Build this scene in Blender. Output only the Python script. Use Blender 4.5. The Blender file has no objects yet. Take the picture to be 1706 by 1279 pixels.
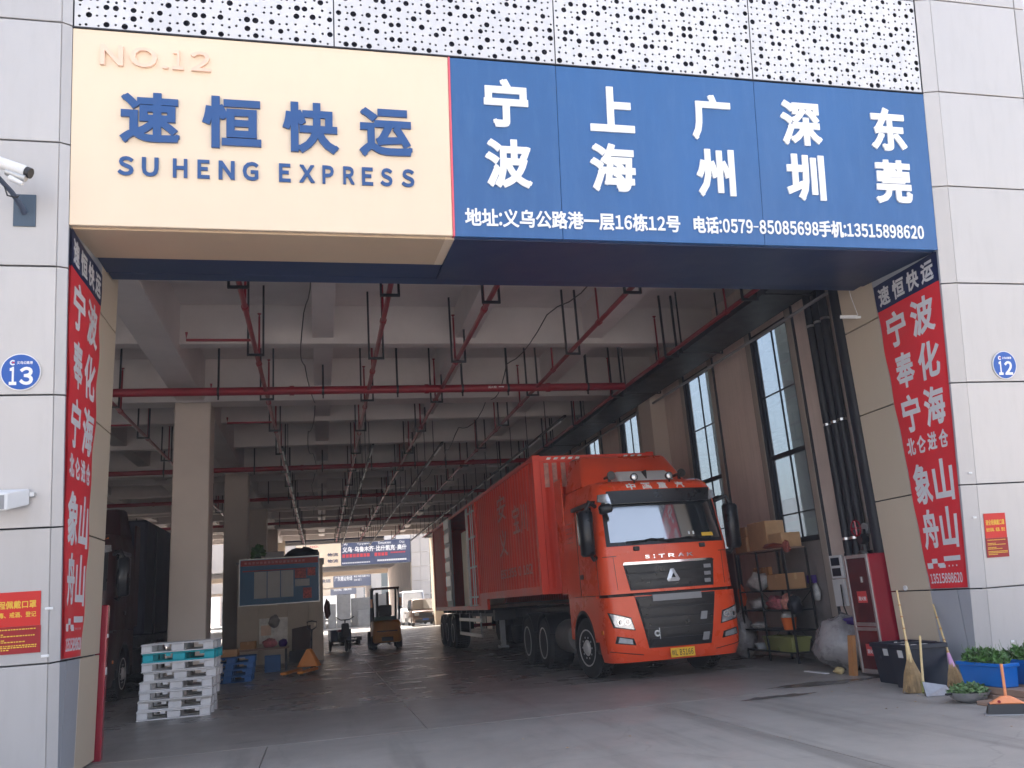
import bpy, bmesh, math, random
import numpy as np
from mathutils import Vector, Matrix
from mathutils.geometry import delaunay_2d_cdt
R = math.radians
SC = bpy.context.scene
COL = SC.collection
# ---------------------------------------------------------------- camera
cam = bpy.data.cameras.new('camera'); camo = bpy.data.objects.new('camera', cam); COL.objects.link(camo)
CR = [[0.9738535, -0.012036, 0.2268581], [-0.2160791, 0.2592269, 0.9413348], [-0.0701376, -0.9657414, 0.2498483]]
camo.matrix_world = Matrix(((CR[0][0], -CR[0][1], -CR[0][2], 0), (CR[1][0], -CR[1][1], -CR[1][2], 0), (CR[2][0], -CR[2][1], -CR[2][2], 1.4), (0, 0, 0, 1)))
cam.sensor_width = 36; cam.lens = 29.234; cam.clip_end = 3000; cam.clip_start = 0.05
SC.camera = camo
# ---------------------------------------------------------------- sky, sun, exposure
W = bpy.data.worlds.new('World'); SC.world = W; W.use_nodes = True
nt = W.node_tree; bg = nt.nodes['Background']; sky = nt.nodes.new('ShaderNodeTexSky')
sky.sky_type = 'NISHITA'; sky.sun_disc = False; sky.sun_elevation = R(53); sky.sun_rotation = R(-22); sky.air_density = 1.0; sky.dust_density = 6.0; sky.ozone_density = 0.4
hs = nt.nodes.new('ShaderNodeHueSaturation'); hs.inputs['Saturation'].default_value = .78; nt.links.new(sky.outputs[0], hs.inputs['Color']); nt.links.new(hs.outputs[0], bg.inputs[0]); bg.inputs[1].default_value = 0.15
sl = bpy.data.lights.new('sun', 'SUN'); sl.energy = 4.0; sl.angle = R(0.6); sl.color = (1, .95, .88)
so = bpy.data.objects.new('sun', sl); COL.objects.link(so)
el, az = R(53), R(-22)
sd = Vector((math.sin(az) * math.cos(el), math.cos(az) * math.cos(el), math.sin(el)))
so.rotation_euler = sd.to_track_quat('Z', 'Y').to_euler(); so.location = (0, 0, 60)
SC.view_settings.view_transform = 'Standard'; SC.view_settings.look = 'None'; SC.view_settings.exposure = 2.07; SC.view_settings.gamma = 1; SC.view_settings.use_curve_mapping = False
SC.cycles.max_bounces = 10; SC.cycles.diffuse_bounces = 6; SC.cycles.glossy_bounces = 4; SC.cycles.use_denoising = True
SC.cycles.sample_clamp_indirect = 8
# ---------------------------------------------------------------- materials
MATS = {}
def mat(name, col, rough=.6, metal=0., var=.12, scale=3., bump=0., bscale=40., spec=.5, dirt=0., dcol=(.05, .045, .04), stretch=(1, 1, 1), trans=0, coat=0., rnd_=.03, streak=0., ior=0):
    if name in MATS: return MATS[name]
    m = bpy.data.materials.new(name); m.use_nodes = True; n = m.node_tree.nodes; l = m.node_tree.links
    b = n['Principled BSDF']; b.inputs['Roughness'].default_value = rough; b.inputs['Metallic'].default_value = metal
    b.inputs['Specular IOR Level'].default_value = spec
    if coat: b.inputs['Coat Weight'].default_value = coat; b.inputs['Coat Roughness'].default_value = .08
    tc = n.new('ShaderNodeTexCoord'); mp = n.new('ShaderNodeMapping'); mp.inputs['Scale'].default_value = stretch; l.new(tc.outputs['Object'], mp.inputs[0])
    nz = n.new('ShaderNodeTexNoise'); nz.inputs['Scale'].default_value = scale; nz.inputs['Detail'].default_value = 6; nz.inputs['Roughness'].default_value = .65; l.new(mp.outputs[0], nz.inputs[0])
    mr = n.new('ShaderNodeMapRange'); mr.inputs[1].default_value = .3; mr.inputs[2].default_value = .7; mr.inputs[3].default_value = 1 - var; mr.inputs[4].default_value = 1 + var; l.new(nz.outputs[0], mr.inputs[0])
    oi = n.new('ShaderNodeObjectInfo'); rm = n.new('ShaderNodeMapRange'); rm.inputs[3].default_value = 1 - rnd_; rm.inputs[4].default_value = 1 + rnd_; l.new(oi.outputs['Random'], rm.inputs[0]); mm = n.new('ShaderNodeMath'); mm.operation = 'MULTIPLY'; l.new(mr.outputs[0], mm.inputs[0]); l.new(rm.outputs[0], mm.inputs[1])
    mx = n.new('ShaderNodeVectorMath'); mx.operation = 'SCALE'; mx.inputs[0].default_value = col[:3]; l.new(mm.outputs[0], mx.inputs['Scale'])
    out = mx.outputs[0]
    if dirt:
        n2 = n.new('ShaderNodeTexNoise'); n2.inputs['Scale'].default_value = scale * .6; n2.inputs['Detail'].default_value = 8; n2.inputs['Roughness'].default_value = .7; l.new(mp.outputs[0], n2.inputs[0])
        r2 = n.new('ShaderNodeMapRange'); r2.inputs[1].default_value = .5; r2.inputs[2].default_value = .75; r2.inputs[3].default_value = 0; r2.inputs[4].default_value = dirt; l.new(n2.outputs[0], r2.inputs[0])
        mi = n.new('ShaderNodeMix'); mi.data_type = 'RGBA'; l.new(r2.outputs[0], mi.inputs[0]); l.new(out, mi.inputs[6]); mi.inputs[7].default_value = (*dcol, 1); out = mi.outputs[2]
    if streak:
        m4 = n.new('ShaderNodeMapping'); m4.inputs['Scale'].default_value = (9, 9, .5); l.new(tc.outputs['Object'], m4.inputs[0])
        n4 = n.new('ShaderNodeTexNoise'); n4.inputs['Scale'].default_value = 1; n4.inputs['Detail'].default_value = 7; n4.inputs['Roughness'].default_value = .7; l.new(m4.outputs[0], n4.inputs[0])
        r4 = n.new('ShaderNodeMapRange'); r4.inputs[1].default_value = .48; r4.inputs[2].default_value = .78; r4.inputs[3].default_value = 0; r4.inputs[4].default_value = streak; l.new(n4.outputs[0], r4.inputs[0])
        m5 = n.new('ShaderNodeMix'); m5.data_type = 'RGBA'; l.new(r4.outputs[0], m5.inputs[0]); l.new(out, m5.inputs[6]); m5.inputs[7].default_value = (*dcol, 1); out = m5.outputs[2]
    if ior: b.inputs['IOR'].default_value = ior
    l.new(out, b.inputs['Base Color'])
    rr = n.new('ShaderNodeMapRange'); rr.inputs[1].default_value = .3; rr.inputs[2].default_value = .7; rr.inputs[3].default_value = max(.02, rough - .08); rr.inputs[4].default_value = min(1, rough + .08); l.new(nz.outputs[0], rr.inputs[0]); l.new(rr.outputs[0], b.inputs['Roughness'])
    if bump:
        n3 = n.new('ShaderNodeTexNoise'); n3.inputs['Scale'].default_value = bscale; n3.inputs['Detail'].default_value = 4; l.new(mp.outputs[0], n3.inputs[0])
        bp = n.new('ShaderNodeBump'); bp.inputs['Strength'].default_value = bump; bp.inputs['Distance'].default_value = .02; l.new(n3.outputs[0], bp.inputs['Height']); l.new(bp.outputs[0], b.inputs['Normal'])
    if trans: b.inputs['Transmission Weight'].default_value = trans; b.inputs['IOR'].default_value = 1.45
    MATS[name] = m; return m
def emis(name, col, s):
    m = bpy.data.materials.new(name); m.use_nodes = True; b = m.node_tree.nodes['Principled BSDF']; b.inputs['Emission Color'].default_value = (*col, 1); b.inputs['Emission Strength'].default_value = s; b.inputs['Base Color'].default_value = (*col, 1); return m
def ground_mat(name, col, col2, rough, wave):
    m = bpy.data.materials.new(name); m.use_nodes = True; n = m.node_tree.nodes; l = m.node_tree.links; b = n['Principled BSDF']
    g = n.new('ShaderNodeNewGeometry')
    def noise(sc, det, st=(1, 1, 1), ro=.6):
        mp = n.new('ShaderNodeMapping'); mp.inputs['Scale'].default_value = st; l.new(g.outputs['Position'], mp.inputs[0])
        z = n.new('ShaderNodeTexNoise'); z.inputs['Scale'].default_value = sc; z.inputs['Detail'].default_value = det; z.inputs['Roughness'].default_value = ro; l.new(mp.outputs[0], z.inputs[0]); return z.outputs[0]
    def mrange(x, a, c, d, e):
        r = n.new('ShaderNodeMapRange'); l.new(x, r.inputs[0]); 
        for i, v in enumerate((a, c, d, e)): r.inputs[i + 1].default_value = v
        return r.outputs[0]
    def mix(f, a, c):
        k = n.new('ShaderNodeMix'); k.data_type = 'RGBA'; l.new(f, k.inputs[0])
        for s, v in ((6, a), (7, c)):
            if isinstance(v, tuple): k.inputs[s].default_value = (*v, 1)
            else: l.new(v, k.inputs[s])
        return k.outputs[2]
    a = noise(.45, 8, ro=.7); c2 = noise(3, 8, (1, .35, 1)); c3 = noise(45, 3); tr = noise(1.3, 5, (1, .07, 1))
    out = mix(mrange(a, .3, .7, 0, 1), col, col2)
    out = mix(mrange(c2, .55, .8, 0, .45), out, tuple(v * .55 for v in col))
    out = mix(mrange(tr, .54, .64, 0, .5), out, tuple(v * .45 for v in col))
    out = mix(mrange(c3, .6, .75, 0, .3), out, tuple(min(1, v * 1.5) for v in col2))
    st = noise(.9, 6, (.5, 1.6, 1), .75)
    out = mix(mrange(st, .60, .70, 0, .6), out, tuple(v * .4 for v in col))
    vo = n.new('ShaderNodeTexVoronoi'); vo.feature = 'DISTANCE_TO_EDGE'; vo.inputs['Scale'].default_value = .22; va_ = n.new('ShaderNodeVectorMath'); va_.operation = 'ADD'; nd = n.new('ShaderNodeTexNoise'); nd.inputs['Scale'].default_value = 1.1; nd.inputs['Detail'].default_value = 8; l.new(g.outputs['Position'], nd.inputs[0]); l.new(g.outputs['Position'], va_.inputs[0]); l.new(nd.outputs[1], va_.inputs[1]); l.new(va_.outputs[0], vo.inputs[0])
    out = mix(mrange(vo.outputs[0], 0,   .004, .28, 0), out, tuple(v * .4 for v in col))
    l.new(out, b.inputs['Base Color'])
    l.new(mrange(noise(1.2, 6), .3, .7, rough - .12, rough + .15), b.inputs['Roughness'])
    bp = n.new('ShaderNodeBump'); bp.inputs['Strength'].default_value = .35; bp.inputs['Distance'].default_value = .01; l.new(noise(90, 3), bp.inputs['Height'])
    if wave:
        bp2 = n.new('ShaderNodeBump'); bp2.inputs['Strength'].default_value = .5; bp2.inputs['Distance'].default_value = wave; l.new(noise(2.2, 3, (.5, 1.6, 1)), bp2.inputs['Height']); l.new(bp.outputs[0], bp2.inputs['Normal']); l.new(bp2.outputs[0], b.inputs['Normal'])
    else: l.new(bp.outputs[0], b.inputs['Normal'])
    return m
CLAD = mat('aluminium_cladding', (.50, .48, .475), .36, .18, .04, .5, .04, 2, dirt=.22, dcol=(.34, .325, .31), stretch=(1, 1, .35), streak=.2, rnd_=.06)
CLADG = mat('grey_cladding', (.42, .44, .48), .42, .15, .06, .9, .03, 3, stretch=(1, 1, .35))
BEIGEC = mat('beige_cladding', (.56, .47, .36), .5, .0, .05, .9, .03, 3, dirt=.1, dcol=(.4, .34, .26), stretch=(1, 1, .3))
JOINT = mat('dark_sealant', (.035, .035, .045), .7)
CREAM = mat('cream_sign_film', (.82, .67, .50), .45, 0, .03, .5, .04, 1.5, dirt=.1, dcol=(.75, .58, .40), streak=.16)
CREAMT = mat('cream_raised_letter', (.88, .62, .48), .5, 0, .04)
BLUE = mat('blue_sign_film', (.024, .112, .31), .42, 0, .10, .9, .05, 1.2, dirt=.22, dcol=(.09, .2, .42), stretch=(1, 1, .3), streak=.25)
BLUEL = mat('blue_acrylic_letter', (.012, .075, .25), .35, 0, .05)
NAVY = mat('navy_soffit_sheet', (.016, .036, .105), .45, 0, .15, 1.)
WHITEL = mat('white_letter', (.86, .86, .86), .5, 0, .03)
PINK = mat('pink_edge_strip', (.75, .12, .16), .5)
PERF = mat('perforated_white_aluminium', (.64, .64, .655), .4, .1, .05, 1., dirt=.2, dcol=(.5, .5, .5), streak=.25)
PERFB = mat('dark_void_behind_screen', (.055, .055, .085), .8)
REDB = mat('red_banner_vinyl', (.72, .03, .042), .4, 0, .07, .8, .2, 2.0)
NAVYB = mat('navy_banner_vinyl', (.012, .022, .085), .4, 0, .05)
BPRINT = mat('banner_white_print', (.66, .66, .68), .5, 0, .04)
POSTR = mat('poster_red', (.62, .02, .015), .5, 0, .05)
POSTD = mat('poster_dark_red', (.33, .012, .016), .5, 0, .05)
POSTY = mat('poster_yellow_print', (.80, .50, .05), .5)
SGB = mat('round_sign_blue', (.002, .085, .40), .35, 0, .03)
CONC = mat('painted_concrete', (.45, .40, .36), .8, 0, .08, .8, .15, 30, dirt=.2, dcol=(.25, .22, .2))
CEIL = mat('ceiling_concrete', (.70, .65, .63), .85, 0, .12, .5, .12, 20, dirt=.3, dcol=(.46, .42, .40), rnd_=.07)
WALLP = mat('pink_beige_plaster', (.72, .60, .53), .8, 0, .1, .5, .15, 12, dirt=.3, dcol=(.34, .26, .22), streak=.3)
COLM = mat('column_paint', (.56, .48, .42), .7, 0, .06, .8, .1, 30, dirt=.2, dcol=(.3, .26, .23))
REDP = mat('red_fire_pipe', (.27, .009, .020), .4, 0, .12, 3.)
DARKM = mat('dark_painted_steel', (.02, .02, .028), .45, .3, .15, 6.)
BLACKP = mat('black_drain_pipe', (.012, .013, .021), .5, 0, .15, 3.)
GALV = mat('galvanised_steel', (.5, .5, .5), .4, .8, .12, 8.)
STEEL = mat('brushed_steel', (.6, .6, .6), .28, 1., .1, 8.)
CHROME = mat('chrome', (.8, .8, .82), .12, 1., .02)
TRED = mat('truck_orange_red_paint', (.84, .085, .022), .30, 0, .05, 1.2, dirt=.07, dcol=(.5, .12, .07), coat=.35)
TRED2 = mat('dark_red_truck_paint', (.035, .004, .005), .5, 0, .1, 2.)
CRED = mat('container_red_paint', (.78, .052, .02), .40, 0, .12, 1.2, .04, 6, dirt=.25, dcol=(.30, .05, .035), stretch=(1, 1, .3))
BLACK = mat('black_plastic', (.016, .016, .019), .45, 0, .15, 5.)
BLACKG = mat('gloss_black_plastic', (.010, .010, .013), .32, 0, .1, 5.)
RUB = mat('tyre_rubber', (.018, .018, .019), .85, 0, .2, 6., .3, 60, dirt=.4, dcol=(.06, .055, .05))
RIM = mat('dusty_alloy_rim', (.55, .52, .50), .5, .15, .2, 8., dirt=.4, dcol=(.25, .2, .17))
LAMPG = mat('headlight_lens', (.62, .64, .66), .12, .6, .25, 16.)
AMBER = mat('amber_lens', (.8, .2, .02), .2)
GREYP = mat('grey_painted_metal', (.30, .30, .31), .5, .1, .1, 3.)
WHITEP = mat('white_painted_metal', (.75, .75, .75), .45, 0, .05, 3.)
PALW = mat('white_plastic_pallet', (.66, .65, .67), .5, 0, .08, 3., dirt=.35, dcol=(.42, .38, .35))
PALT = mat('turquoise_plastic_pallet', (.01, .42, .50), .5, 0, .08, 3., dirt=.2, dcol=(.05, .25, .3))
PALB = mat('blue_plastic_pallet', (.01, .10, .32), .5, 0, .1, 3.)
CARD = mat('brown_cardboard', (.46, .25, .115), .85, 0, .1, 3., dirt=.15, dcol=(.25, .14, .07))
CARD2 = mat('light_cardboard', (.55, .33, .17), .85, 0, .1, 3.)
PLATEY = mat('yellow_number_plate', (.85, .50, .03), .4)
FORKY = mat('forklift_yellow', (.55, .22, .02), .4, 0, .15, 3., dirt=.3, dcol=(.1, .06, .03))
JACKO = mat('pallet_jack_orange', (.65, .22, .02), .45, 0, .1, 3.)
BINM = mat('dark_plastic_bin', (.010, .016, .03), .35, 0, .2, 3.)
BAMB = mat('bamboo_handle', (.62, .46, .22), .5, 0, .15, 14.)
STRAW = mat('straw_bristle', (.42, .29, .15), .8, 0, .3, 12.)
LEAF = mat('green_leaves', (.07, .16, .035), .5, 0, .5, 7.)
LEAF2 = mat('pale_green_vegetables', (.14, .24, .09), .5, 0, .5, 9.)
PLANTB = mat('blue_planter_plastic', (.006, .14, .52), .35, 0, .06, 3.)
WOOD = mat('weathered_wood', (.30, .20, .15), .75, 0, .25, 4., .2, 30, stretch=(1, .2, 1))
WOODO = mat('orange_board', (.45, .20, .07), .6, 0, .15, 4.)
ORANGEP = mat('orange_plastic', (.80, .28, .12), .4, 0, .08, 4.)
FIRER = mat('fire_cabinet_red', (.30, .008, .028), .25, .2, .05, 1., coat=.5)
FGLASS = mat('red_tinted_pane', (.085, .010, .014), .12, 0, .25, 3.)
PLASTIC = mat('grey_plastic_sheet', (.30, .28, .28), .28, 0, .3, 5., .5, 14)
PURPLE = mat('purple_cloth', (.07, .03, .22), .7, 0, .2, 6.)
OLIVE = mat('olive_plastic_tub', (.28, .28, .09), .45, 0, .08, 4.)
WHITEB = mat('white_polythene', (.6, .58, .56), .35, 0, .3, 16., .4, 30)
PINKB = mat('pink_printed_bag', (.5, .14, .16), .45, 0, .5, 22.)
SHELFM = mat('dark_shelf_steel', (.03, .03, .032), .5, .3, .2, 5.)
OFFW = mat('office_sandwich_panel', (.60, .52, .43), .6, 0, .07, 1.5, dirt=.2, dcol=(.28, .23, .18))
BOARDB = mat('notice_board_blue', (.02, .13, .30), .4, 0, .15, 2.)
BOARDR = mat('notice_board_red', (.40, .02, .02), .4, 0, .1, 2.)
PAPER = mat('grey_paper_sheet', (.60, .60, .60), .6, 0, .06, 3.)
PAPERP = mat('printed_paper_pink', (.55, .12, .12), .6, 0, .6, 20.)
MINT = mat('tinted_car_glass', (.02, .025, .03), .05, 0, .1, 2., ior=2.6)
WSG = mat('boosted_reflection_windscreen', (.02, .025, .03), .04, 0, .1, 2., ior=4.4)  # IOR raised beyond real glass to brighten the sky reflection
CARW = mat('white_car_paint', (.78, .78, .78), .25, 0, .03, coat=.6)
CARB = mat('brown_car_paint', (.10, .055, .03), .25, .3, .05, coat=.6)
CEMENT = mat('bare_cement_render', (.22, .19, .18), .85, 0, .2, 1.2, .2, 18, dirt=.3, dcol=(.12, .1, .1))
GOODS = mat('wrapped_goods', (.20, .20, .20), .5, 0, .25, 2.)
GROUND = ground_mat('forecourt_concrete', (.285, .262, .238), (.38, .354, .325), .48, 0)
FLOORT = ground_mat('hall_threshold_concrete', (.275, .253, .232), (.36, .334, .308), .40, .003)
FLOORM = ground_mat('worn_hall_floor', (.25, .23, .213), (.34, .315, .292), .30, .006)
def glassm():
    m = bpy.data.materials.new('window_glass'); m.use_nodes = True; n = m.node_tree.nodes; l = m.node_tree.links
    n.remove(n['Principled BSDF']); t = n.new('ShaderNodeBsdfTransparent'); t.inputs[0].default_value = (.44, .49, .53, 1); g = n.new('ShaderNodeBsdfGlossy'); g.inputs['Roughness'].default_value = .03
    mx = n.new('ShaderNodeMixShader'); mx.inputs[0].default_value = .07; l.new(t.outputs[0], mx.inputs[1]); l.new(g.outputs[0], mx.inputs[2]); l.new(mx.outputs[0], n['Material Output'].inputs[0]); return m
GLASS = glassm()
# ---------------------------------------------------------------- mesh helpers
class MB:
    def __init__(s): s.v = []; s.f = []
    def add(s, vs, fs):
        o = len(s.v); s.v += [tuple(p) for p in vs]; s.f += [tuple(i + o for i in f) for f in fs]; return s
    def hexa(s, p): return s.add(p, [(0, 3, 2, 1), (4, 5, 6, 7), (0, 1, 5, 4), (1, 2, 6, 5), (2, 3, 7, 6), (3, 0, 4, 7)])
    def box(s, x0, x1, y0, y1, z0, z1): return s.hexa([(x0, y0, z0), (x1, y0, z0), (x1, y1, z0), (x0, y1, z0), (x0, y0, z1), (x1, y0, z1), (x1, y1, z1), (x0, y1, z1)])
    def tube(s, pts, r, n=8, r2=None, cap=True):
        pts = [Vector(p) for p in pts]; rings = []; N = len(pts)
        for i, p in enumerate(pts):
            d = (pts[min(i + 1, N - 1)] - pts[max(i - 1, 0)]).normalized()
            a = d.cross(Vector((0, 0, 1)));
            if a.length < .05: a = d.cross(Vector((0, 1, 0)))
            a.normalize(); b = d.cross(a); rr = r if r2 is None else r + (r2 - r) * i / (N - 1)
            rings.append([p + (a * math.cos(2 * math.pi * k / n) + b * math.sin(2 * math.pi * k / n)) * rr for k in range(n)])
        vs = [q for g in rings for q in g]; fs = []
        for i in range(N - 1):
            for k in range(n): fs.append((i * n + k, i * n + (k + 1) % n, (i + 1) * n + (k + 1) % n, (i + 1) * n + k))
        if cap: fs.append(tuple(range(n))[::-1]); fs.append(tuple((N - 1) * n + k for k in range(n)))
        return s.add(vs, fs)
    def bar(s, p, q, w, h=None):
        return s.tube([p, q], w * .7071, 4) if h is None else s.tube([p, q], w * .7071, 4)
    def prism(s, poly, axis, a, b):
        def P(u, v, t): return (t, u, v) if axis == 'x' else ((u, t, v) if axis == 'y' else (u, v, t))
        n = len(poly); vs = [P(u, v, a) for u, v in poly] + [P(u, v, b) for u, v in poly]
        return s.add(vs, [tuple(range(n))[::-1], tuple(range(n, 2 * n))] + [(i, (i + 1) % n, n + (i + 1) % n, n + i) for i in range(n)])
    def lathe(s, c, axis, prof, n=20):
        c = Vector(c); vs = []; fs = []
        for r, h in prof:
            for k in range(n):
                t = 2 * math.pi * k / n; a, b = r * math.cos(t), r * math.sin(t)
                vs.append(c + Vector((h, a, b) if axis == 'x' else ((a, h, b) if axis == 'y' else (a, b, h))))
        for i in range(len(prof) - 1):
            for k in range(n): fs.append((i * n + k, i * n + (k + 1) % n, (i + 1) * n + (k + 1) % n, (i + 1) * n + k))
        fs.append(tuple(range(n))[::-1]); fs.append(tuple((len(prof) - 1) * n + k for k in range(n)))
        return s.add(vs, fs)
    def grid(s, fn, nu, nv):
        vs = [fn(i / nu, j / nv) for i in range(nu + 1) for j in range(nv + 1)]
        return s.add(vs, [(i * (nv + 1) + j, (i + 1) * (nv + 1) + j, (i + 1) * (nv + 1) + j + 1, i * (nv + 1) + j + 1) for i in range(nu) for j in range(nv)])
    def build(s, name, m, parent=None, bev=0, smooth=None, world=False, label=None, fix=True):
        me = bpy.data.meshes.new(name)
        vs = s.v
        if world and parent is not None:
            L = parent.location; vs = [(x - L.x, y - L.y, z - L.z) for x, y, z in vs]
        me.from_pydata(vs, [], s.f); me.materials.append(m)
        if bev or fix:
            bm = bmesh.new(); bm.from_mesh(me)
            if fix: bmesh.ops.recalc_face_normals(bm, faces=bm.faces)
            if bev: bmesh.ops.bevel(bm, geom=list(bm.edges) + list(bm.verts), offset=bev, segments=1, affect='EDGES', profile=.5, clamp_overlap=True)
            bm.to_mesh(me); bm.free()
        if smooth:
            for p in me.polygons: p.use_smooth = True
            me.set_sharp_from_angle(angle=R(smooth))
        o = bpy.data.objects.new(name, me); COL.objects.link(o)
        if parent is not None: o.parent = parent
        if label: o['label'] = label
        return o
def thing(name, label, cat, loc=(0, 0, 0), rz=0, group=None):
    o = bpy.data.objects.new(name, None); COL.objects.link(o); o.location = loc; o.rotation_euler = (0, 0, rz); o['label'] = label; o['category'] = cat; o.empty_display_size = .3
    if group: o['group'] = group
    return o
def tag(o, label, cat, group=None):
    o['label'] = label; o['category'] = cat
    if group: o['group'] = group
    return o
def struct(o): o['kind'] = 'structure'; return o
def stuff(o): o['kind'] = 'stuff'; return o
def sroot(name, loc=(0, 0, 0)):
    o = bpy.data.objects.new(name, None); COL.objects.link(o); o.location = loc; o['kind'] = 'structure'; return o
def dup(root, loc, rz=None, label=None):
    r = root.copy(); COL.objects.link(r); r.location = loc
    if rz is not None: r.rotation_euler = (0, 0, rz)
    if label: r['label'] = label
    for ch in list(root.children):
        c = ch.copy(); COL.objects.link(c); c.parent = r
        for g in ch.children: d = g.copy(); COL.objects.link(d); d.parent = c
    return r
# ---------------------------------------------------------------- lettering
GC = {}; BB = {}
def glyph(s, w):
    k = (s, w)
    if k in GC: return GC[k]
    cu = bpy.data.curves.new('lettering', 'FONT'); cu.body = s; cu.size = 1; cu.resolution_u = 3
    ob = bpy.data.objects.new('lettering', cu); COL.objects.link(ob)
    dg = bpy.context.evaluated_depsgraph_get(); me = bpy.data.meshes.new_from_object(ob.evaluated_get(dg))
    bm = bmesh.new(); bm.from_mesh(me); bmesh.ops.remove_doubles(bm, verts=bm.verts, dist=1e-4); bmesh.ops.recalc_face_normals(bm, faces=bm.faces)
    V = []; F = []
    def poly(ps):
        a = sum(ps[i][0] * ps[(i + 1) % len(ps)][1] - ps[(i + 1) % len(ps)][0] * ps[i][1] for i in range(len(ps)))
        if abs(a) < 1e-9: return
        if a < 0: ps = ps[::-1]
        o = len(V); V.extend(Vector(p) for p in ps); F.append(list(range(o, o + len(ps))))
    for f in bm.faces: poly([(v.co.x, v.co.y) for v in f.verts])
    if w > 0:
        be = [e for e in bm.edges if len(e.link_faces) == 1]
        inc = {}
        for e in be:
            for v in e.verts: inc.setdefault(v.index, []).append(e)
        def ext(v, e):
            o = [x for x in inc[v.index] if x is not e]
            if not o: return 0
            d1 = (v.co - e.other_vert(v).co).normalized(); d2 = (o[0].other_vert(v).co - v.co).normalized()
            t = math.acos(max(-1, min(1, d1.dot(d2)))); return w * math.tan(min(t, R(100)) / 2)
        for e in be:
            a, b = e.verts; d = (b.co - a.co)
            if d.length < 1e-5: continue
            d = d.normalized(); nn = Vector((-d.y, d.x, 0)); p = a.co - d * ext(a, e); q = b.co + d * ext(b, e)
            poly([(x.x, x.y) for x in (p - nn * w, q - nn * w, q + nn * w, p + nn * w)])
        r = delaunay_2d_cdt(V, [], F, 0, 1e-6, False)
        vs = [(p.x, p.y) for p in r[0]]; tri = [tuple(f) for f in r[2]]
        P = np.array(vs); C = np.array([P[list(f)].mean(0) for f in tri]); ins = np.zeros(len(tri), bool)
        for f in F:
            q = np.array([(V[i].x, V[i].y) for i in f]); m = (C[:, 0] >= q[:, 0].min()) & (C[:, 0] <= q[:, 0].max()) & (C[:, 1] >= q[:, 1].min()) & (C[:, 1] <= q[:, 1].max()) & ~ins
            kk = np.nonzero(m)[0]
            if not len(kk): continue
            c = C[kk]; x, y = c[:, 0], c[:, 1]; odd = np.zeros(len(kk), bool)
            for i in range(len(q)):
                (xa, ya), (xb, yb) = q[i], q[(i + 1) % len(q)]
                if ya == yb: continue
                odd ^= ((ya > y) != (yb > y)) & (x < (xb - xa) * (y - ya) / (yb - ya) + xa)
            ins[kk] |= odd
        fs = [f for f, g in zip(tri, ins) if g]
    else: vs = [(p.x, p.y) for p in V]; fs = [tuple(f) for f in F]
    if w == 0:
        vs = [(v.co.x, v.co.y) for v in bm.verts]; fs = [tuple(v.index for v in f.verts) for f in bm.faces]
    bm.free(); bpy.data.objects.remove(ob); bpy.data.curves.remove(cu); bpy.data.meshes.remove(me)
    cnt = {}
    for f in fs:
        for i in range(len(f)):
            a, b = f[i], f[(i + 1) % len(f)]; cnt.setdefault((min(a, b), max(a, b)), []).append((a, b))
    ed = [x[0] for x in cnt.values() if len(x) == 1]
    used = {i for f in fs for i in f}
    xs = [vs[i][0] for i in used] or [0, 1]; ys = [vs[i][1] for i in used] or [0, 1]; x0, x1, y0, y1 = min(xs), max(xs), min(ys), max(ys)
    GC[k] = ([((x - x0) / (x1 - x0), (y - y0) / (y1 - y0)) for x, y in vs], fs, ed); BB[k] = (x0, x1, y0, y1); return GC[k]
def text(mb, s, mp, u0, u1, v0, v1, d=.004, w=.02):
    vs, fs, ed = glyph(s, w); n = len(vs)
    top = [mp(u0 + (u1 - u0) * x, v0 + (v1 - v0) * y, d) for x, y in vs]; bot = [mp(u0 + (u1 - u0) * x, v0 + (v1 - v0) * y, 0) for x, y in vs]
    mb.add(top + bot, list(fs) + [(b, a, a + n, b + n) for a, b in ed]); return mb
def wide(ch): return chr(ord(ch) + 0xFEE0) if 33 <= ord(ch) <= 126 and ch != '-' else ch
def line(mb, s, mp, u0, u1, v0, v1, d=.004, w=.02, gap=.09):
    cur = 0; pl = []
    for ch in s:
        if ch == ' ': cur += .35; continue
        g = wide(ch); glyph(g, w); x0, x1, y0, y1 = BB[(g, w)]
        if ord(ch) > 0x2e80: pl.append((g, cur + x0, cur + x1, y0, y1)); cur += 1.0
        elif ch == '-': pl.append((g, cur + .04, cur + .40, .33, .40)); cur += .46
        else: pl.append((g, cur + gap / 2, cur + gap / 2 + (x1 - x0) * .86, y0, y1)); cur += (x1 - x0) * .86 + gap
    a = min(p[1] for p in pl); b = max(p[2] for p in pl); c = min(p[3] for p in pl); e = max(p[4] for p in pl)
    for g, x0, x1, y0, y1 in pl: text(mb, g, mp, u0 + (u1 - u0) * (x0 - a) / (b - a), u0 + (u1 - u0) * (x1 - a) / (b - a), v0 + (v1 - v0) * (y0 - c) / (e - c), v0 + (v1 - v0) * (y1 - c) / (e - c), d, w)
    return mb
def frame(O, U, V):
    O = Vector(O); U = Vector(U).normalized(); V = Vector(V).normalized(); N = U.cross(V)
    return lambda u, v, n: O + U * u + V * v + N * n
T = .15; Y0 = 9.2
def FY(z): return Y0 - T * z
NX = Vector((0, -1, -T)).normalized()
def fmap(x, z, n): return Vector((x, FY(z), z)) + NX * n     # facade surface: x, height, outward offset
def slab(mb, x0, x1, z0, z1, n0, n1):
    return mb.hexa([fmap(x0, z0, n1), fmap(x1, z0, n1), fmap(x1, z0, n0), fmap(x0, z0, n0), fmap(x0, z1, n1), fmap(x1, z1, n1), fmap(x1, z1, n0), fmap(x0, z1, n0)])
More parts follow.
